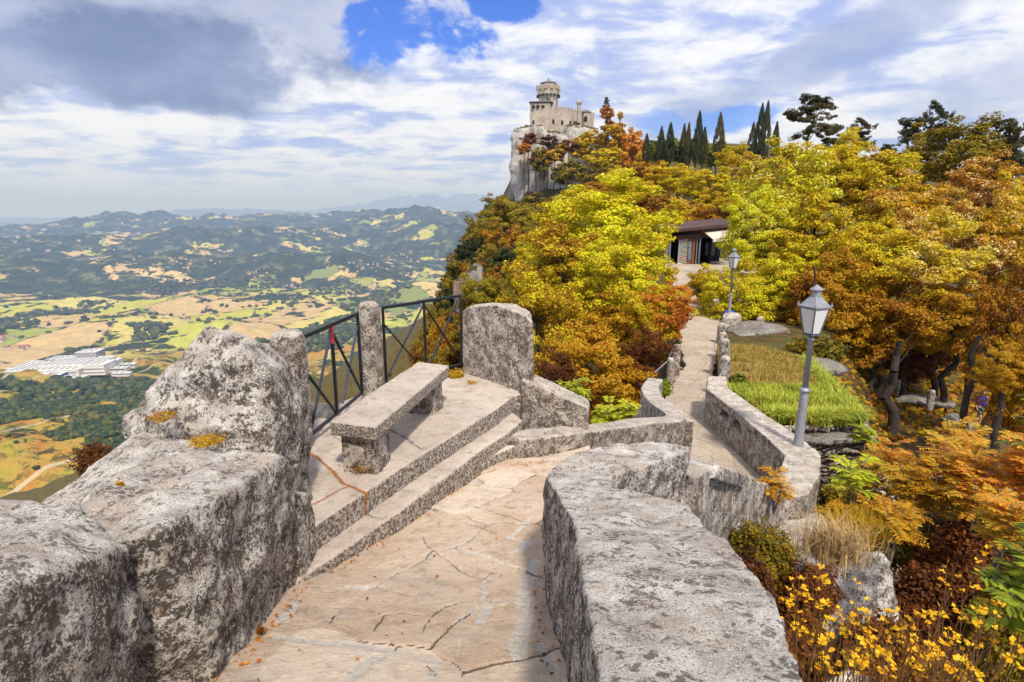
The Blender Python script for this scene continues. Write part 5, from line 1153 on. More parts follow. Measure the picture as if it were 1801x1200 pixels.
Bh = bollard(1640, 686, 712, 23.5, 12, 'short bollard on the ledge by the woodland path')
Bi = bollard(1582, 668, 690, 25.5, 6, 'thin pinkish post on the ledge by the woodland path')
M['steel'] = simple('galvanised_rail', (.34, .34, .36), .5, .6, .3, 20)
def rail(pts, label, r=.018, sag=.0):
    bm = bmesh.new()
    for a, b in zip(pts[:-1], pts[1:]):
        prev = Vector(a)
        for k in range(1, 7):
            q = Vector(a).lerp(Vector(b), k / 6) - Vector((0, 0, sag * 4 * (k / 6) * (1 - k / 6))); tube(bm, prev, q, r, r, 8); prev = q
    return tag(from_bm('handrail', bm, M['steel'], smooth=True), label, 'handrail', 'pipe handrails between the bollards')
rail([R4 + Vector((.1, 0, -.08)), R3 + Vector((.1, 0, -.08)), R2 + Vector((.1, 0, -.08)), R1 + Vector((.1, 0, -.08)), Wy(1262, 668, 13.0)], 'pipe handrail on the right row of bollards')
rail([L2 + Vector((-.1, 0, -.1)), L1 + Vector((-.1, 0, -.1)), Wy(1152, 655, 12.6)], 'pipe handrail on the left pair of bollards')
rail([R4 + Vector((.3, .5, -.2)), Bg + Vector((0, 0, -.12)), Wy(1420, 610, 24)], 'thin wire between the far bollard and the pillar', .010, .25)
rail([Wy(1495, 672, 25), Bi + Vector((0, 0, -.1)), Bh + Vector((0, 0, -.1)), Wy(1700, 745, 21.5)], 'thin wire along the ledge of the woodland path', .010, .10)
t = empty('path_railing', Wy(1165, 690, 13.2)); tag(t, 'small dark iron railing with upright bars at the left of the path', 'railing')
a, b = Wy(1155, 662, 12.75) - t.location, L1 - t.location + Vector((-.12, 0, -.12))
for k in range(8):
    q = a.lerp(b, k / 7); bm = bmesh.new(); bar(bm, q, q - Vector((0, 0, .78)), .022, .022); from_bm('bar', bm, M['iron'], t)
bm = bmesh.new(); bar(bm, a - Vector((0, 0, .7)), b - Vector((0, 0, .7)), .022, .022); from_bm('bottom_rail', bm, M['iron'], t)
c_ = Wy(1283, 600, 24.6); pw = .44
bm = bmesh.new(); lathe(bm, [(.50, -5.4), (.46, -4.9), (.42, -4.45), (.30, -4.30), (.1, -4.25)], 9, (c_.x, 24.6, 0), .4)
o = stone('rough_pillar', bm, M['wall'], vox=.04, smooth=2, amp=.07, sc=2, fine=.02, fsc=8); tag(o, 'rough stone pillar that carries the middle lamp post', 'pillar')
# blue rucksack on the pillar's far side
q = Wy(1283, 553, 25.3); t = empty('rucksack', (q.x, q.y, q.z - .35)); tag(t, 'blue and black rucksack lying behind the rough pillar', 'rucksack')
M['blue'] = simple('blue_cloth', (.02, .11, .36), .8, 0, .5, 9); M['black'] = simple('black_cloth', (.015, .017, .022), .8, 0, .3, 9)
bm = bmesh.new(); lathe(bm, [(.24, 0), (.30, .15), (.29, .35), (.22, .50), (.06, .56)], 14); from_bm('bag', bm, M['blue'], t, True)
for s in (-1, 1):
    bm = bmesh.new(); lathe(bm, [(.10, .05), (.13, .15), (.12, .32), (.04, .40)], 10, (s * .24, -.05, 0)); from_bm('side_pocket', bm, M['black'], t, True)

# ------------------------------------------------------------------ souvenir hut
def P3(px, py, y): return Wy(px, py, y)
M['roofbrown'] = simple('brown_roof_felt', (.085, .040, .032), .7, 0, .4, 2)
M['woodred'] = simple('red_brown_timber', (.23, .075, .025), .6, 0, .4, 4)
M['darkin'] = simple('dark_interior', (.018, .016, .015), .8)
M['awning'] = simple('cream_awning', (.62, .58, .48), .8, 0, .1, 3)
M['whitepaper'] = simple('white_card', (.66, .66, .62), .6, 0, .12, 6)
hx0, hx1, hy = Wy(1166, 440, 47).x, Wy(1292, 440, 47).x, 47.0; zg0 = Wy(1210, 466, 47).z; zt0 = Wy(1170, 408, 47).z; zt1 = Wy(1290, 396, 47).z
hut = empty('souvenir_hut', ((hx0 + hx1) / 2, hy + 2, zg0)); tag(hut, 'low brown timber souvenir hut at the path end, under the trees', 'hut'); ho = hut.location
def hb(name, c, s, m, parent=None, **k):
    bm = bmesh.new(); box(bm, Vector(c) - ho, s, **k); return from_bm(name, bm, m, parent or hut, bevel=.01)
wd_ = hx1 - hx0
bm = bmesh.new(); prism(bm, [(hx0 - .3, hy - .7), (hx1 + .3, hy - .9), (hx1 + .4, hy + 5), (hx0 - .3, hy + 5)], [zt0 + .12, zt1 + .22, zt1 + .5, zt0 + .45], [zt0 - .10, zt1 - .02, zt1 + .3, zt0 + .25]); bm.transform(Matrix.Translation(-ho)); from_bm('roof', bm, M['roofbrown'], hut)
hb('wall', (hx0 + wd_ / 2, hy + 4.6, zg0 + 1.4), (wd_, .2, 2.9), M['woodred']); hb('wall', (hx0, hy + 2.3, zg0 + 1.3), (.18, 4.4, 2.6), M['darkin'])
hb('floor', (hx0 + wd_ / 2, hy + 2.2, zg0 - .25), (wd_ + .4, 5.2, .45), M['terrace']); hb('beam', (hx0 + wd_ / 2, hy - .1, zt0 - .32), (wd_, .2, .34), M['roofbrown'], ry=-R(3.5))
X_ = lambda px: Wy(px, 440, hy).x
hb('interior', (hx0 + wd_ * .5, hy + 2.6, zg0 + 1.2), (wd_ - .5, .1, 2.5), M['darkin']); hb('interior', (X_(1252), hy + 1.6, zg0 + 1.2), (.1, 2.8, 2.4), M['darkin'])
for px, w_, mm in ((1178, .10, 'steel'), (1212, .34, 'woodred'), (1219, .22, 'woodred'), (1230, .12, 'steel'), (1290, .2, 'roofbrown')):
    hb('post', (X_(px), hy, zg0 + 1.15), (w_, .18, 2.35), M[mm])
hb('door_leaf', (X_(1225), hy + .5, zg0 + 1.1), (.08, 1.1, 2.2), M['steel']); hb('sign_panel', (X_(1212.5), hy - .12, zg0 + 1.15), (.26, .04, 1.5), simple('blue_grey_print', (.20, .24, .32), .6, 0, .6, 5))
rk_ = hb('card_rack', (X_(1201), hy + .02, zg0 + 1.1), (.72, .10, 2.15), M['whitepaper'])
rr = random.Random(8)
for k in range(11):
    hb('card_row', (X_(1201), hy - .06, zg0 + .2 + k * .18), (.70, .03, .085), simple('card_print', (rr.uniform(.1, .5), rr.uniform(.1, .35), rr.uniform(.08, .3)), .6, 0, .6, 9), ry=R(18))
hb('card_rack', (X_(1173), hy + .1, zg0 + 1.1), (.35, .08, 1.9), simple('dim_prints', (.28, .26, .26), .6, 0, .7, 9))
bm = bmesh.new(); ax0, ax1 = X_(1232), X_(1283); za = zt0 + .12
prism(bm, [(ax0, hy - .1), (ax1, hy - .1), (ax1 + .1, hy - 1.9), (ax0 + .3, hy - 1.9)], [za, za + .30, za - .28, za - .62], [za - .04, za + .26, za - .32, za - .66])
prism(bm, [(ax0 + .3, hy - 1.9), (ax1 + .1, hy - 1.9), (ax1 + .1, hy - 1.94), (ax0 + .3, hy - 1.94)], [za - .60, za - .26, za - .26, za - .60], [za - .86, za - .52, za - .52, za - .86])
bm.transform(Matrix.Translation(-ho)); from_bm('awning', bm, M['awning'], hut)
for k, px in enumerate((1245, 1256, 1266, 1276)): hb('garment', (X_(px), hy + .25, zg0 + 1.25), (.28, .06, 1.0), simple('cloth', [(.03, .03, .05), (.10, .10, .11), (.02, .03, .08), (.03, .16, .16)][k], .8))
q = Wy(1296, 424, 45); o = hb('pennant', (q.x, q.y, q.z), (.5, .02, .22), simple('bright_blue_cloth', (.02, .25, .50), .7))
strip('hut_forecourt', [(11.8, 46.6, 23, 46.6, zg0 + .02), (11.8, 42.5, 18.5, 42.5, zg0 - .25), (11.6, 38, 15.4, 38, -4.55)], M['path'], 'paved forecourt in front of the hut', 12, .3)

# ------------------------------------------------------------------ castle on its rock
m, n = mat('castle_stone'); p = n.pos
c = n.mix(n.mr(n.noise(p, .35, 6, .65), .38, .62), (.50, .42, .34), (.36, .30, .24)); c = n.mix(n.mr(n.noise(n.vscale(p, (1, 1, 2.5)), 1.6, 6, .7), .50, .62, 0, .5), c, (.24, .20, .16))
n.l.new(c, n.b.inputs['Base Color']); bump(n, n.noise(p, 2.2, 6, .7), .25); M['castle'] = m
M['castleroof'] = simple('old_roof_tiles', (.19, .17, .15), .9, 0, .4, 1.0); M['hole'] = simple('dark_opening', (.02, .018, .016), .9)
m, n = mat('cliff_rock'); p = n.pos
pv = n.vscale(p, (1, 1, .35)); f_ = n.noise(pv, .16, 9, .68, .6)
c = n.ramp(n.mr(f_, .33, .66, smooth=False), [(0, (.16, .13, .105)), (.28, (.42, .375, .33)), (.55, (.60, .56, .51)), (1, (.72, .68, .63))])
c = n.mix(n.mr(n.noise(n.vadd(p, (3, 5, 9)), .10, 6, .6), .56, .64, 0, .6), c, (.36, .20, .09))
c = n.mix(n.m('MULTIPLY', n.mr(nz(n), .45, .75), n.mr(n.noise(p, .3, 4), .35, .5)), c, (.10, .085, .02))
n.l.new(c, n.b.inputs['Base Color']); bump(n, n.m('ADD', f_, n.m('MULTIPLY', n.noise(n.vscale(p, (1.6, 1.6, .3)), .5, 8, .7), .6)), 3.0); M['cliff'] = m
Yc = 285.0
def C(px, py, y=Yc): return Wy(px, py, y)
cz = C(970, 232).z
castle = empty('castle', (C(985, 232).x, Yc + 6, cz)); tag(castle, 'pale stone castle with a crenellated keep on top of the cliff', 'castle'); co_ = castle.location
def cb(name, bm, m, parent=None, bv=0): bm.transform(Matrix.Translation(-co_)); return from_bm(name, bm, m, parent or castle, bevel=bv)
def tower(name, pxc, wpx, pt, pb, y, seg, rot=0.0, flare=0, parent=None):
    r = wpx / 2 / F_PX * y; c_ = C(pxc, pb, y); zt_ = C(pxc, pt, y).z; bm = bmesh.new(); lathe(bm, [(r, -3), (r * .985, zt_ - c_.z)], seg, c_, rot); return cb(name, bm, M['castle'], parent), r, Vector((c_.x, y, zt_))
def merlons(parent, pts, w, d, h):
    for q, a in pts:
        bm = bmesh.new(); box(bm, q + Vector((0, 0, h / 2 - .05)), (w, d, h), rz=a); cb('merlon', bm, M['castle'], parent)
def dark(parent, q, s, a=0.0, name='window'):
    bm = bmesh.new(); box(bm, q, s, rz=a); cb(name, bm, M['hole'], parent)
# keep (pentagonal tower)
kp, kr, kt = tower('keep', 964, 33, 160, 200, Yc + 3, 6, .25)
c_ = Vector((kt.x, kt.y, 0)); z0, z1 = C(964, 168, Yc + 3).z, C(964, 152, Yc + 3).z
bm = bmesh.new(); lathe(bm, [(kr * .97, z0 - 1.6), (kr * 1.16, z0), (kr * 1.16, z1 - 1.6), (kr * 1.02, z1 - 1.6)], 6, c_, .25); cb('gallery', bm, M['castle'], kp)
for i in range(18):
    a = i * 2 * math.pi / 18; rr_ = kr * 1.10; dark(kp, c_ + Vector((math.cos(a) * rr_, math.sin(a) * rr_, z0 - .5)), (.75, .75, .9), a, 'machicolation')
for i in range(12):
    a = .25 + i * math.pi / 6; rr_ = kr * (1.13 if i % 2 == 0 else 1.0); bm = bmesh.new(); box(bm, c_ + Vector((math.cos(a) * rr_, math.sin(a) * rr_, z1 - .9)), (1.0, 1.5, 2.0), rz=a); cb('merlon', bm, M['castle'], kp)
zr = C(964, 146, Yc + 3).z
bm = bmesh.new(); lathe(bm, [(kr * .82, z1 - 2.5), (kr * .82, zr)], 6, c_, .25); cb('lantern_room', bm, M['castle'], kp)
bm = bmesh.new(); lathe(bm, [(kr * .90, zr - .4), (kr * .88, zr - .1), (kr * .12, zr + .9), (.05, zr + 2.2)], 6, c_, .25); cb('roof', bm, M['castleroof'], kp)
for px, py in ((964, 174), (970, 183)): q = C(px, py, Yc + 3 - kr); dark(kp, q, (.7, .6, 1.2))
# west house
hz0, hz1 = C(950, 232).z, C(950, 184).z; a0, a1 = C(932, 232), C(967, 232); yb = Yc - 3
Lw = C(932, 200, yb).x; Rw = C(966, 200, yb).x
bm = bmesh.new(); prism(bm, [(Lw, yb), (Rw, yb - 1.5), (Rw + 4, yb + 9), (Lw + 1, yb + 10)], hz1, hz0 - 8); wb = cb('west_wing', bm, M['castle'])
bm = bmesh.new(); prism(bm, [(Lw - .5, yb - .6), (Rw + .6, yb - 2.1), (Rw + 4.5, yb + 9.5), (Lw + .6, yb + 10.5)], [hz1 + .75, hz1 + .75, hz1 + 1.6, hz1 + 1.6], [hz1 + .3] * 4); cb('roof', bm, M['castleroof'], wb)
for px in (938, 946, 955): q = Wy(px, 187.5, yb - .75); dark(wb, q, (1.5, 1.2, 1.1))
q = Wy(938, 215, yb - .3); dark(wb, q, (.9, .6, 1.5))
# ring wall
rw = C(966, 200).x; re = C(1007.5, 200).x; zt2 = C(985, 194).z; zb2 = C(985, 236).z
bm = bmesh.new(); prism(bm, [(rw - .6, yb - 1.2), (re, yb + 3), (re - .4, yb + 8), (rw, yb + 3)], [zt2, zt2 - .6, zt2 - .6, zt2], zb2 - 6); rg = cb('ring_wall', bm, M['castle'])
for k in range(9):
    f = k / 8; q = Vector((rw + .6, yb - .9, zt2)).lerp(Vector((re - .4, yb + 3.2, zt2 - .6)), f)
    if k < 2: continue
    bm = bmesh.new(); box(bm, q + Vector((0, .3, .75)), (.85, .7, 1.7), rz=.35); cb('merlon', bm, M['castle'], rg)
for px, py in ((973, 214), (988.5, 216), (1003, 217)):
    f = (px - 966) / 42; q = Wy(px, py, yb - .9 + 4.2 * f - .05); dark(rg, q, (1.1, .6, 1.9), .35)
# east block and chimney tower
ye = Yc + 2
bm = bmesh.new(); l_, r_ = Wy(1008, 200, ye).x, Wy(1023, 200, ye).x; zE = Wy(1015, 193, ye).z; prism(bm, [(l_, ye), (r_, ye - 1), (r_ + 1, ye + 6), (l_, ye + 7)], zE, zE - 16); eb = cb('east_block', bm, M['castle'])
for i in range(6): dark(eb, Wy(1010 + i * 2.3, 216.5, ye - .55), (.4, .5, 1.6), 0, 'machicolation')
tt, r3, q3 = tower('chimney_tower', 1018, 6.2, 182, 205, ye - .5, 8, 0, parent=eb)
bm = bmesh.new(); lathe(bm, [(r3, -.8), (r3 * 1.5, .0), (r3 * 1.5, .7), (r3 * .9, 1.3)], 8, q3); cb('cap', bm, M['castle'], eb)
tw, r4, q4 = tower('east_tower', 1030, 17, 199, 225, ye + 3, 8, .2)
bm = bmesh.new(); lathe(bm, [(r4 * 1.12, 0), (r4 * 1.08, .5), (.3, 1.5)], 8, q4, .2); cb('roof', bm, M['castleroof'], tw)
q = Wy(1030, 209, ye + 3 - r4); dark(tw, q, (1.5, .6, 1.9))
bm = bmesh.new(); l_, r_ = Wy(1037, 200, ye + 4).x, Wy(1045, 200, ye + 4).x; zE = Wy(1041, 204, ye + 4).z; prism(bm, [(l_, ye + 4), (r_, ye + 4), (r_, ye + 7), (l_, ye + 7)], zE, zE - 12); ew = cb('east_wall', bm, M['castle'])
for px in (1038.5, 1043.5): bm = bmesh.new(); box(bm, Wy(px, 202, ye + 4.6), (1.0, 1.0, 1.8)); cb('merlon', bm, M['castle'], ew)

# the cliff below it
def cliff(prof, y, depth, label, seed, sz=1.0):
    """prof: outline in the photograph (px, py) down to its foot"""
    bm = bmesh.new(); F_ = [Wy(px, py, y) for px, py in prof]
    A_ = [bm.verts.new(v) for v in F_]; B_ = [bm.verts.new(v + Vector((1.5, depth, 1.0))) for v in F_]
    n_ = len(F_)
    for i in range(n_): j = (i + 1) % n_; bm.faces.new((A_[i], A_[j], B_[j], B_[i]))
    f1 = bm.faces.new(A_[::-1]); f2 = bm.faces.new(B_); bmesh.ops.triangulate(bm, faces=[f1, f2])
    bmesh.ops.recalc_face_normals(bm, faces=bm.faces); me_ = bpy.data.meshes.new('t'); bm.to_mesh(me_); bm.free()
    o = bpy.data.objects.new('t', me_); COL.objects.link(o); md = o.modifiers.new('r', 'REMESH'); md.mode = 'VOXEL'; md.voxel_size = .55 * sz; md = o.modifiers.new('s', 'SMOOTH'); md.iterations = 6
    nm = bpy.data.meshes.new_from_object(o.evaluated_get(bpy.context.evaluated_depsgraph_get())); bpy.data.objects.remove(o)
    p_ = co_of(nm); q_ = no_of(nm); s_ = p_ * np.array([1, 1, .45]) + seed; p_ += q_ * (2.4 * sz * fbm(s_, .09 / sz, 5, .6, True) + .9 * sz * fbm(s_, .5 / sz, 4, .6) + 1.5 * sz * fbm(p_ * np.array([1, 1, .22]) + 40, .28 / sz, 4, .6, True))[:, None]; set_co(nm, p_)
    nm.name = 'cliff'; nm.materials.clear(); return tag(link('cliff', nm, M['cliff'], smooth=True), label, kind='structure')
cliff([(909, 236), (925, 228), (950, 224), (965, 250), (960, 300), (952, 330), (932, 352), (912, 352), (906, 320), (908, 270)], 270, 24, 'sheer pale cliff face at the valley side', 3)
cliff([(945, 235), (985, 240), (1020, 262), (1030, 290), (1026, 325), (1012, 345), (990, 366), (960, 362), (945, 330)], 272, 22, 'grey slanting cliff face under the castle', 8)
cliff([(1000, 225), (1045, 235), (1050, 300), (1000, 300)], 280, 25, 'rock under the east end of the castle', 11)
cliff([(800, 505), (806, 495), (810, 560), (809, 640), (801, 640), (799, 560)], 45, 3, 'pale rock rib among the trees above the railing', 5, .25)
# handrail on the castle path
t = empty('cliff_handrail', Wy(1020, 285, 232)); tag(t, 'pale handrail of the path along the castle rock', 'handrail'); bm = bmesh.new(); a, b = Wy(1012, 279, 232) - t.location, Wy(1036, 285, 228) - t.location
tube(bm, a, b, .10, .10, 6); tube(bm, a - Vector((0, 0, .7)), b - Vector((0, 0, .7)), .07, .07, 6); from_bm('rail', bm, M['steel'], t)
for k in range(6): q = a.lerp(b, k / 5); bm = bmesh.new(); tube(bm, q, q - Vector((0, 0, 1.6)), .10, .10, 6); from_bm('post', bm, M['steel'], t)

# ------------------------------------------------------------------ walker in the wood
def skin(name, pts, edges, radii, m, parent, sub=2):
    me_ = bpy.data.meshes.new(name); me_.from_pydata(pts, edges, []); o = link(name, me_, m, parent)
    md = o.modifiers.new('skin', 'SKIN'); sv = me_.skin_vertices[0].data
    for i, r in enumerate(radii): sv[i].radius = (r, r) if not isinstance(r, tuple) else r
    sv[0].use_root = True
    md2 = o.modifiers.new('sub', 'SUBSURF'); md2.levels = sub; md2.render_levels = sub
    dg = bpy.context.evaluated_depsgraph_get(); nm = bpy.data.meshes.new_from_object(o.evaluated_get(dg)); o.modifiers.clear(); nm.name = name; o.data = nm
    nm.materials.clear(); nm.materials.append(m); nm.shade_smooth(); return o
M['skin'] = simple('skin', (.45, .26, .17), .6, 0, .1); M['shirt'] = simple('blue_shirt', (.025, .035, .42), .8, 0, .2); M['shorts'] = simple('grey_green_shorts', (.10, .10, .085), .8, 0, .2); M['hair'] = simple('dark_hair', (.02, .014, .01), .7); M['shoe'] = simple('white_shoe', (.6, .6, .6), .6)
b = Wy(1717, 752, 22.2); w_ = empty('person', b, R(200)); H = Wy(1717, 685, 22.2).z - b.z
tag(w_, 'person in a blue shirt and shorts walking in the dark wood', 'person'); s = H / 1.75
def sc_(L): return [tuple(s * x for x in p_) for p_ in L]
# pelvis 0, spine, neck, head ; arms ; legs mid stride, facing +y
J = [(0, 0, .93), (0, .01, 1.10), (0, .02, 1.30), (0, .02, 1.43), (0, .03, 1.51), (0, .045, 1.60), (0, .04, 1.70),
     (.17, .0, 1.40), (.22, -.10, 1.13), (.21, .02, .90), (.21, .05, .82), (-.17, .03, 1.40), (-.23, .10, 1.14), (-.20, .24, .95), (-.20, .28, .88),
     (.09, 0, .88), (.10, .16, .50), (.10, .10, .10), (.10, .24, .04), (-.09, 0, .88), (-.10, -.06, .49), (-.10, -.28, .16), (-.10, -.20, .04)]
E_ = [(0, 1), (1, 2), (2, 3), (3, 4), (4, 5), (5, 6), (2, 7), (7, 8), (8, 9), (9, 10), (2, 11), (11, 12), (12, 13), (13, 14), (0, 15), (15, 16), (16, 17), (17, 18), (0, 19), (19, 20), (20, 21), (21, 22)]
rad = [.13, .12, .14, .06, .055, .085, .07, .055, .042, .03, .03, .055, .042, .03, .03, .085, .055, .038, .035, .085, .055, .038, .035]
skin('body', sc_(J), E_, [r * s for r in rad], M['skin'], w_)
skin('shirt', sc_([(0, 0, .90), (0, .01, 1.10), (0, .02, 1.30), (0, .02, 1.40), (.17, 0, 1.39), (.215, -.07, 1.20), (-.17, .03, 1.39), (-.22, .08, 1.22)]), [(0, 1), (1, 2), (2, 3), (2, 4), (4, 5), (2, 6), (6, 7)], [.155 * s, .145 * s, .165 * s, .085 * s, .075 * s, .07 * s, .075 * s, .07 * s], M['shirt'], w_)
skin('shorts', sc_([(0, 0, .95), (.09, .02, .86), (.10, .12, .60), (-.09, 0, .86), (-.10, -.05, .58)]), [(0, 1), (1, 2), (0, 3), (3, 4)], [.15 * s, .11 * s, .095 * s, .11 * s, .095 * s], M['shorts'], w_)
skin('hair', sc_([(0, .0, 1.58), (0, .01, 1.67), (0, .03, 1.73)]), [(0, 1), (1, 2)], [.085 * s, .10 * s, .075 * s], M['hair'], w_)
for (x, y_, z_) in ((.10, .20, .05), (-.10, -.22, .07)):
    bm = bmesh.new(); box(bm, (x * s, y_ * s, z_ * s), (.10 * s, .28 * s, .11 * s)); from_bm('shoe', bm, M['shoe'], w_, bevel=.03)
for x in (-.03, .03): bm = bmesh.new(); bmesh.ops.create_icosphere(bm, subdivisions=2, radius=.012 * s, matrix=Matrix.Translation((x * s, .125 * s, 1.62 * s))); from_bm('eye', bm, M['hair'], w_)
bm = bmesh.new(); bmesh.ops.create_icosphere(bm, subdivisions=2, radius=.017 * s, matrix=Matrix.Translation((0, .135 * s, 1.59 * s))); from_bm('nose', bm, M['skin'], w_)

# ------------------------------------------------------------------ buildings and woods in the valley
def ground_at(px, py, r0=600, r1=30000):
    d = ray(px, py); ys = np.exp(np.linspace(math.log(r0), math.log(r1), 500)); x = d.x / d.y * ys; z = d.z / d.y * ys
    g = terrain(x, ys); k = np.argmax(g >= z)
    return Vector((x[k], ys[k], g[k]))
M['factory'] = simple('white_factory_cladding', (.70, .69, .66), .7, 0, .15, .02); M['factoryroof'] = simple('pale_factory_roof', (.62, .61, .60), .7, 0, .2, .02); M['factoryblue'] = simple('blue_factory_cladding', (.03, .07, .40), .6); M['glassband'] = simple('dark_window_band', (.12, .13, .16), .3); M['greypanel'] = simple('grey_factory_panel', (.28, .27, .29), .7)
g0 = ground_at(110, 655); zf0 = g0.z
def fac(px, py, wpx, dm, h, label, wall='factory', blue=False, rz=.12, band=2):
    q = Wy(px, py + 10, 1.0) ; k = (zf0) / q.z; dm = dm * 1.4; q = q * k; w = wpx / F_PX * q.y
    t = empty('factory_building', (q.x, q.y, zf0 - 3), rz); tag(t, label, 'factory', 'white factory buildings in the valley')
    bm = bmesh.new(); box(bm, (0, 0, h / 2), (w, dm, h + 3)); from_bm('wall', bm, M[wall], t)
    bm = bmesh.new(); box(bm, (0, 0, h + 2.2), (w + 1, dm + 1, 1.2)); r_ = from_bm('roof', bm, M['factoryroof'], t)
    bm = bmesh.new()
    for i in range(int(w // 14)):
        box(bm, (-w / 2 + 8 + i * 14, 0, h + 3.4), (3, dm * .8, 1.4))
    if w > 20: from_bm('skylight', bm, M['greypanel'], r_)
    for j in range(band):
        bm = bmesh.new(); box(bm, (0, -dm / 2 - .2, 5 + j * (h - 3) / max(band, 1)), (w * .94, .5, 2.2)); from_bm('window_band', bm, M['glassband'], t)
for a in [(95, 645, 120, 60, 16, 'longest white factory hall with a flat roof'), (140, 638, 90, 70, 20, 'white factory hall behind, right end'), (65, 640, 60, 60, 14, 'white factory hall at the left end'), (162, 628, 34, 30, 34, 'tall grey factory block with a dark top', 'greypanel'), (175, 642, 40, 40, 22, 'white office block right of the halls'),
          (58, 660, 40, 36, 12, 'low white hall in front at the left'), (104, 655, 18, 20, 12, 'blue clad factory annex', 'factoryblue'), (130, 660, 40, 26, 10, 'low white hall right of the blue annex'), (60, 672, 52, 16, 7, 'long low white shed at the front'), (192, 632, 34, 30, 14, 'white hall farthest right'), (205, 640, 40, 18, 6, 'low pale shed at the right end'), (120, 628, 60, 40, 14, 'white hall at the back'), (150, 668, 60, 20, 6, 'low pale shed at the front right'),
          (226, 633, 26, 14, 6, 'small shed beyond the car park'), (215, 648, 30, 12, 4, 'small flat shed at the car park')]:
    fac(*a)
M['housewall'] = simple('pale_house_wall', (.58, .52, .42), .9, 0, .15, .02); M['houseroof'] = simple('terracotta_roof', (.34, .14, .08), .9, 0, .25, .05)
def house_mesh():
    bm = bmesh.new(); box(bm, (0, 0, 3), (12, 10, 10)); w = bpy.data.meshes.new('wall'); bm.to_mesh(w); bm.free(); w.materials.append(M['housewall'])
    bm = bmesh.new(); V = [bm.verts.new(v) for v in ((-6.8, -5.8, 8), (6.8, -5.8, 8), (6.8, 5.8, 8), (-6.8, 5.8, 8), (-6.8, 0, 11), (6.8, 0, 11))]
    for f in ((0, 1, 5, 4), (2, 3, 4, 5), (0, 4, 3), (1, 2, 5), (3, 2, 1, 0)): bm.faces.new([V[i] for i in f])
    r = bpy.data.meshes.new('roof'); bm.to_mesh(r); bm.free(); r.materials.append(M['houseroof']); return w, r
hw, hr = house_mesh()
def house(px, py, s, a, label, group):
    q = ground_at(px, py); t = empty('house', q, a); t.scale = (s, s * .9, s * .8); tag(t, label, 'house', group); link('wall', hw, None, t); link('roof', hr, None, t)
rr = random.Random(12)
vill = [((520, 506), (22, 5), 16, 'small valley house in the village among the tan fields'), ((632, 470), (60, 10), 26, 'small valley house in the long village below the far hill'), ((12, 598), (16, 7), 7, 'valley house at the left edge above the factory'), ((30, 615), (30, 6), 8, 'valley house just above the factory'),
        ((345, 462), (45, 5), 10, 'tiny house on the crest of the wooded hill'), ((680, 455), (60, 14), 14, 'small house on the slope below the far hills'), ((260, 450), (60, 10), 8, 'tiny house on the middle hills'), ((430, 520), (90, 12), 10, 'lone farmhouse among the tan fields'), ((300, 560), (90, 15), 7, 'lone farmhouse among the yellow fields'), ((100, 560), (80, 12), 6, 'lone farmhouse on the left fields'),
        ((480, 410), (120, 5), 12, 'tiny house far off below the horizon'), ((700, 560), (40, 20), 8, 'farmhouse seen through the railing'), ((80, 430), (80, 14), 10, 'tiny house on the far left hills')]
for (cx_, cy_), (sx_, sy_), k_, lab in vill:
    for i in range(k_): house(cx_ + rr.uniform(-1, 1) * sx_, cy_ + rr.uniform(-1, 1) * sy_, rr.uniform(.9, 1.7) * (1 + max(0, 470 - cy_) / 60), rr.uniform(0, 3.1), lab, 'valley buildings: ' + lab.split('house ')[-1])
# woods and hedges in the valley as one mass of tree crowns
# leaf litter along the wall feet
rs = np.random.RandomState(77); L_ = []
for (x0, y0), (x1, y1), n_ in (((-1.28, 1.9), (-1.28, 3.2), 60), ((.15, 1.6), (.17, 3.4), 60), ((-1.25, 3.3), (-.25, 5.4), 70), ((0, 5.5), (.5, 5.6), 40), ((-1.0, 2.2), (.1, 5.0), 26)):
    t_ = rs.uniform(0, 1, n_); x = x0 + (x1 - x0) * t_ + rs.normal(size=n_) * (.035 if n_ > 30 else .35); y = y0 + (y1 - y0) * t_ + rs.normal(size=n_) * .03; L_.append(np.stack([x, y, fz(y) + .014], -1))
L_ = np.concatenate(L_); v, f_ = leaf_quads(L_, unit(np.array([0, 0, 1.0]) + rs.normal(size=L_.shape) * .25), rs.uniform(.006, .016, len(L_)), rs, 1.5)
tag(link('leaf_litter', mesh_np('leaf_litter', v, f_, K['orange'], smooth=False)), 'small fallen leaves scattered on the walkway', kind='stuff')
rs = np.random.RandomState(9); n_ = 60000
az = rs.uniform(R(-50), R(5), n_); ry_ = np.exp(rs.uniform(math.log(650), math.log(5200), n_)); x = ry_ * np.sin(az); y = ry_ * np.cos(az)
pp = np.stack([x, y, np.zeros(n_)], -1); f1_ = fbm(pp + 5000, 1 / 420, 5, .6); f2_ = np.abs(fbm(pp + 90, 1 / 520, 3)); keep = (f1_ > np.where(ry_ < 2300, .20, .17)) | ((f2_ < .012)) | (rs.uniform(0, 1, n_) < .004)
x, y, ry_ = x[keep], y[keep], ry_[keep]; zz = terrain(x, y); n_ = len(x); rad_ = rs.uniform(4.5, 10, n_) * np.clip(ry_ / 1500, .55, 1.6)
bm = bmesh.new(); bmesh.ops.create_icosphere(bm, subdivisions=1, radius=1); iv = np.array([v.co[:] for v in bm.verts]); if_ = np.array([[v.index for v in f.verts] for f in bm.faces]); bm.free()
V = (iv[None] * (1 + .35 * rs.uniform(-1, 1, (n_, len(iv), 1)))) * rad_[:, None, None] * np.array([1, 1, .8]) + np.stack([x, y, zz + rad_ * .3], -1)[:, None]; Fv = if_[None] + (np.arange(n_) * len(iv))[:, None, None]
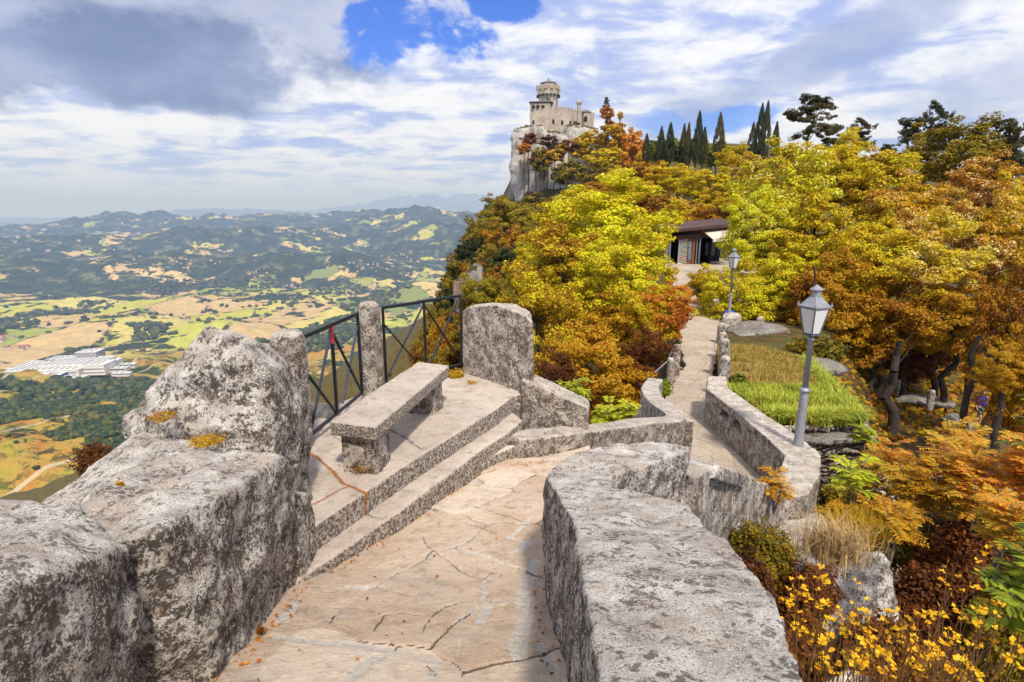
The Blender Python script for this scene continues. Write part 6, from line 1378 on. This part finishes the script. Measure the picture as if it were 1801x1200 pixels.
K['valleytree'] = leaf_mat('valley_tree_crowns', [(.020, .038, .010), (.040, .060, .014), (.075, .085, .018), (.12, .10, .02)], sc=.01, trans=0.0, island=.6)
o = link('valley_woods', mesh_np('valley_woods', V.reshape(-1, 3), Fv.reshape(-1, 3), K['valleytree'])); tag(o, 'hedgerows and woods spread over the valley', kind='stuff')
# undergrowth on the near slopes
n_ = 42000; az = rs.uniform(R(-12), R(62), n_); ry_ = np.exp(rs.uniform(math.log(12), math.log(60), n_)); x = ry_ * np.sin(az); y = ry_ * np.cos(az)
xc_ = np.interp(y, RY, RX); k = ((x > xc_ + np.interp(y, RY, WR) + .5) | (x < xc_ - np.interp(y, RY, WL) - .6)) & ~inpoly(x, y, ga) & ~inpoly(x, y, [(7, 13.4), (9.6, 16.2), (12.5, 18.7), (15.5, 20.4), (20, 22.7), (31, 27.5), (31, 23.5), (21, 18.3), (13.5, 14.8), (9.5, 10.2)])
x, y, ry_ = x[k], y[k], ry_[k]; n_ = len(x); p_ = np.stack([x, y, terrain(x, y) + rs.uniform(0, .5, n_) ** 2], -1)
v, f_ = leaf_quads(p_, unit(np.array([0, 0, .8]) + rs.normal(size=(n_, 3)) * .6), rs.uniform(.05, .12, n_) * np.clip(ry_ / 18, .8, 2.2), rs, 1.6)
tag(link('undergrowth', mesh_np('undergrowth', v, f_, K['brown'], smooth=False)), 'fallen leaves and undergrowth on the slopes', kind='stuff')

n_ = 60000; az = rs.uniform(R(-95), R(-5), n_); ry_ = np.exp(rs.uniform(math.log(5), math.log(130), n_)); x = ry_ * np.sin(az); y = ry_ * np.cos(az)
k = x < np.interp(y, RY, RX) - np.interp(y, RY, WL) - np.where(y < 9, 3.2, 1.0); k &= fbm(np.stack([x, y, x * 0], -1), .25, 3) > -.12
x, y, ry_ = x[k], y[k], ry_[k]; n_ = len(x); p_ = np.stack([x, y, terrain(x, y) + rs.uniform(0, .6, n_)], -1)
v, f_ = leaf_quads(p_, unit(np.array([-.4, 0, .8]) + rs.normal(size=(n_, 3)) * .6), rs.uniform(.08, .16, n_) * np.clip(ry_ / 12, .8, 4.0), rs, 1.6)
tag(link('slope_scrub', mesh_np('slope_scrub', v, f_, K['olive'], smooth=False)), 'low olive scrub on the steep slope under the terrace', kind='stuff')
# ------------------------------------------------------------------ air
bm = bmesh.new(); box(bm, (0, 0, 290), (134000, 134000, 1900))
hz_ = from_bm('haze', bm)
m = bpy.data.materials.new('haze'); m.use_nodes = True; m.node_tree.nodes.clear(); n = NT(m.node_tree)
o_ = n.node('ShaderNodeOutputMaterial'); v_ = n.node('ShaderNodeVolumePrincipled', {'Color': (0.38, 0.55, 1.0, 1), 'Density': 8.0e-5, 'Anisotropy': 0.0, 'Absorption Color': (0.62, 0.68, 1.0, 1)})
n.l.new(v_.outputs[0], o_.inputs['Volume']); hz_.data.materials.append(m); tag(hz_, kind='stuff')
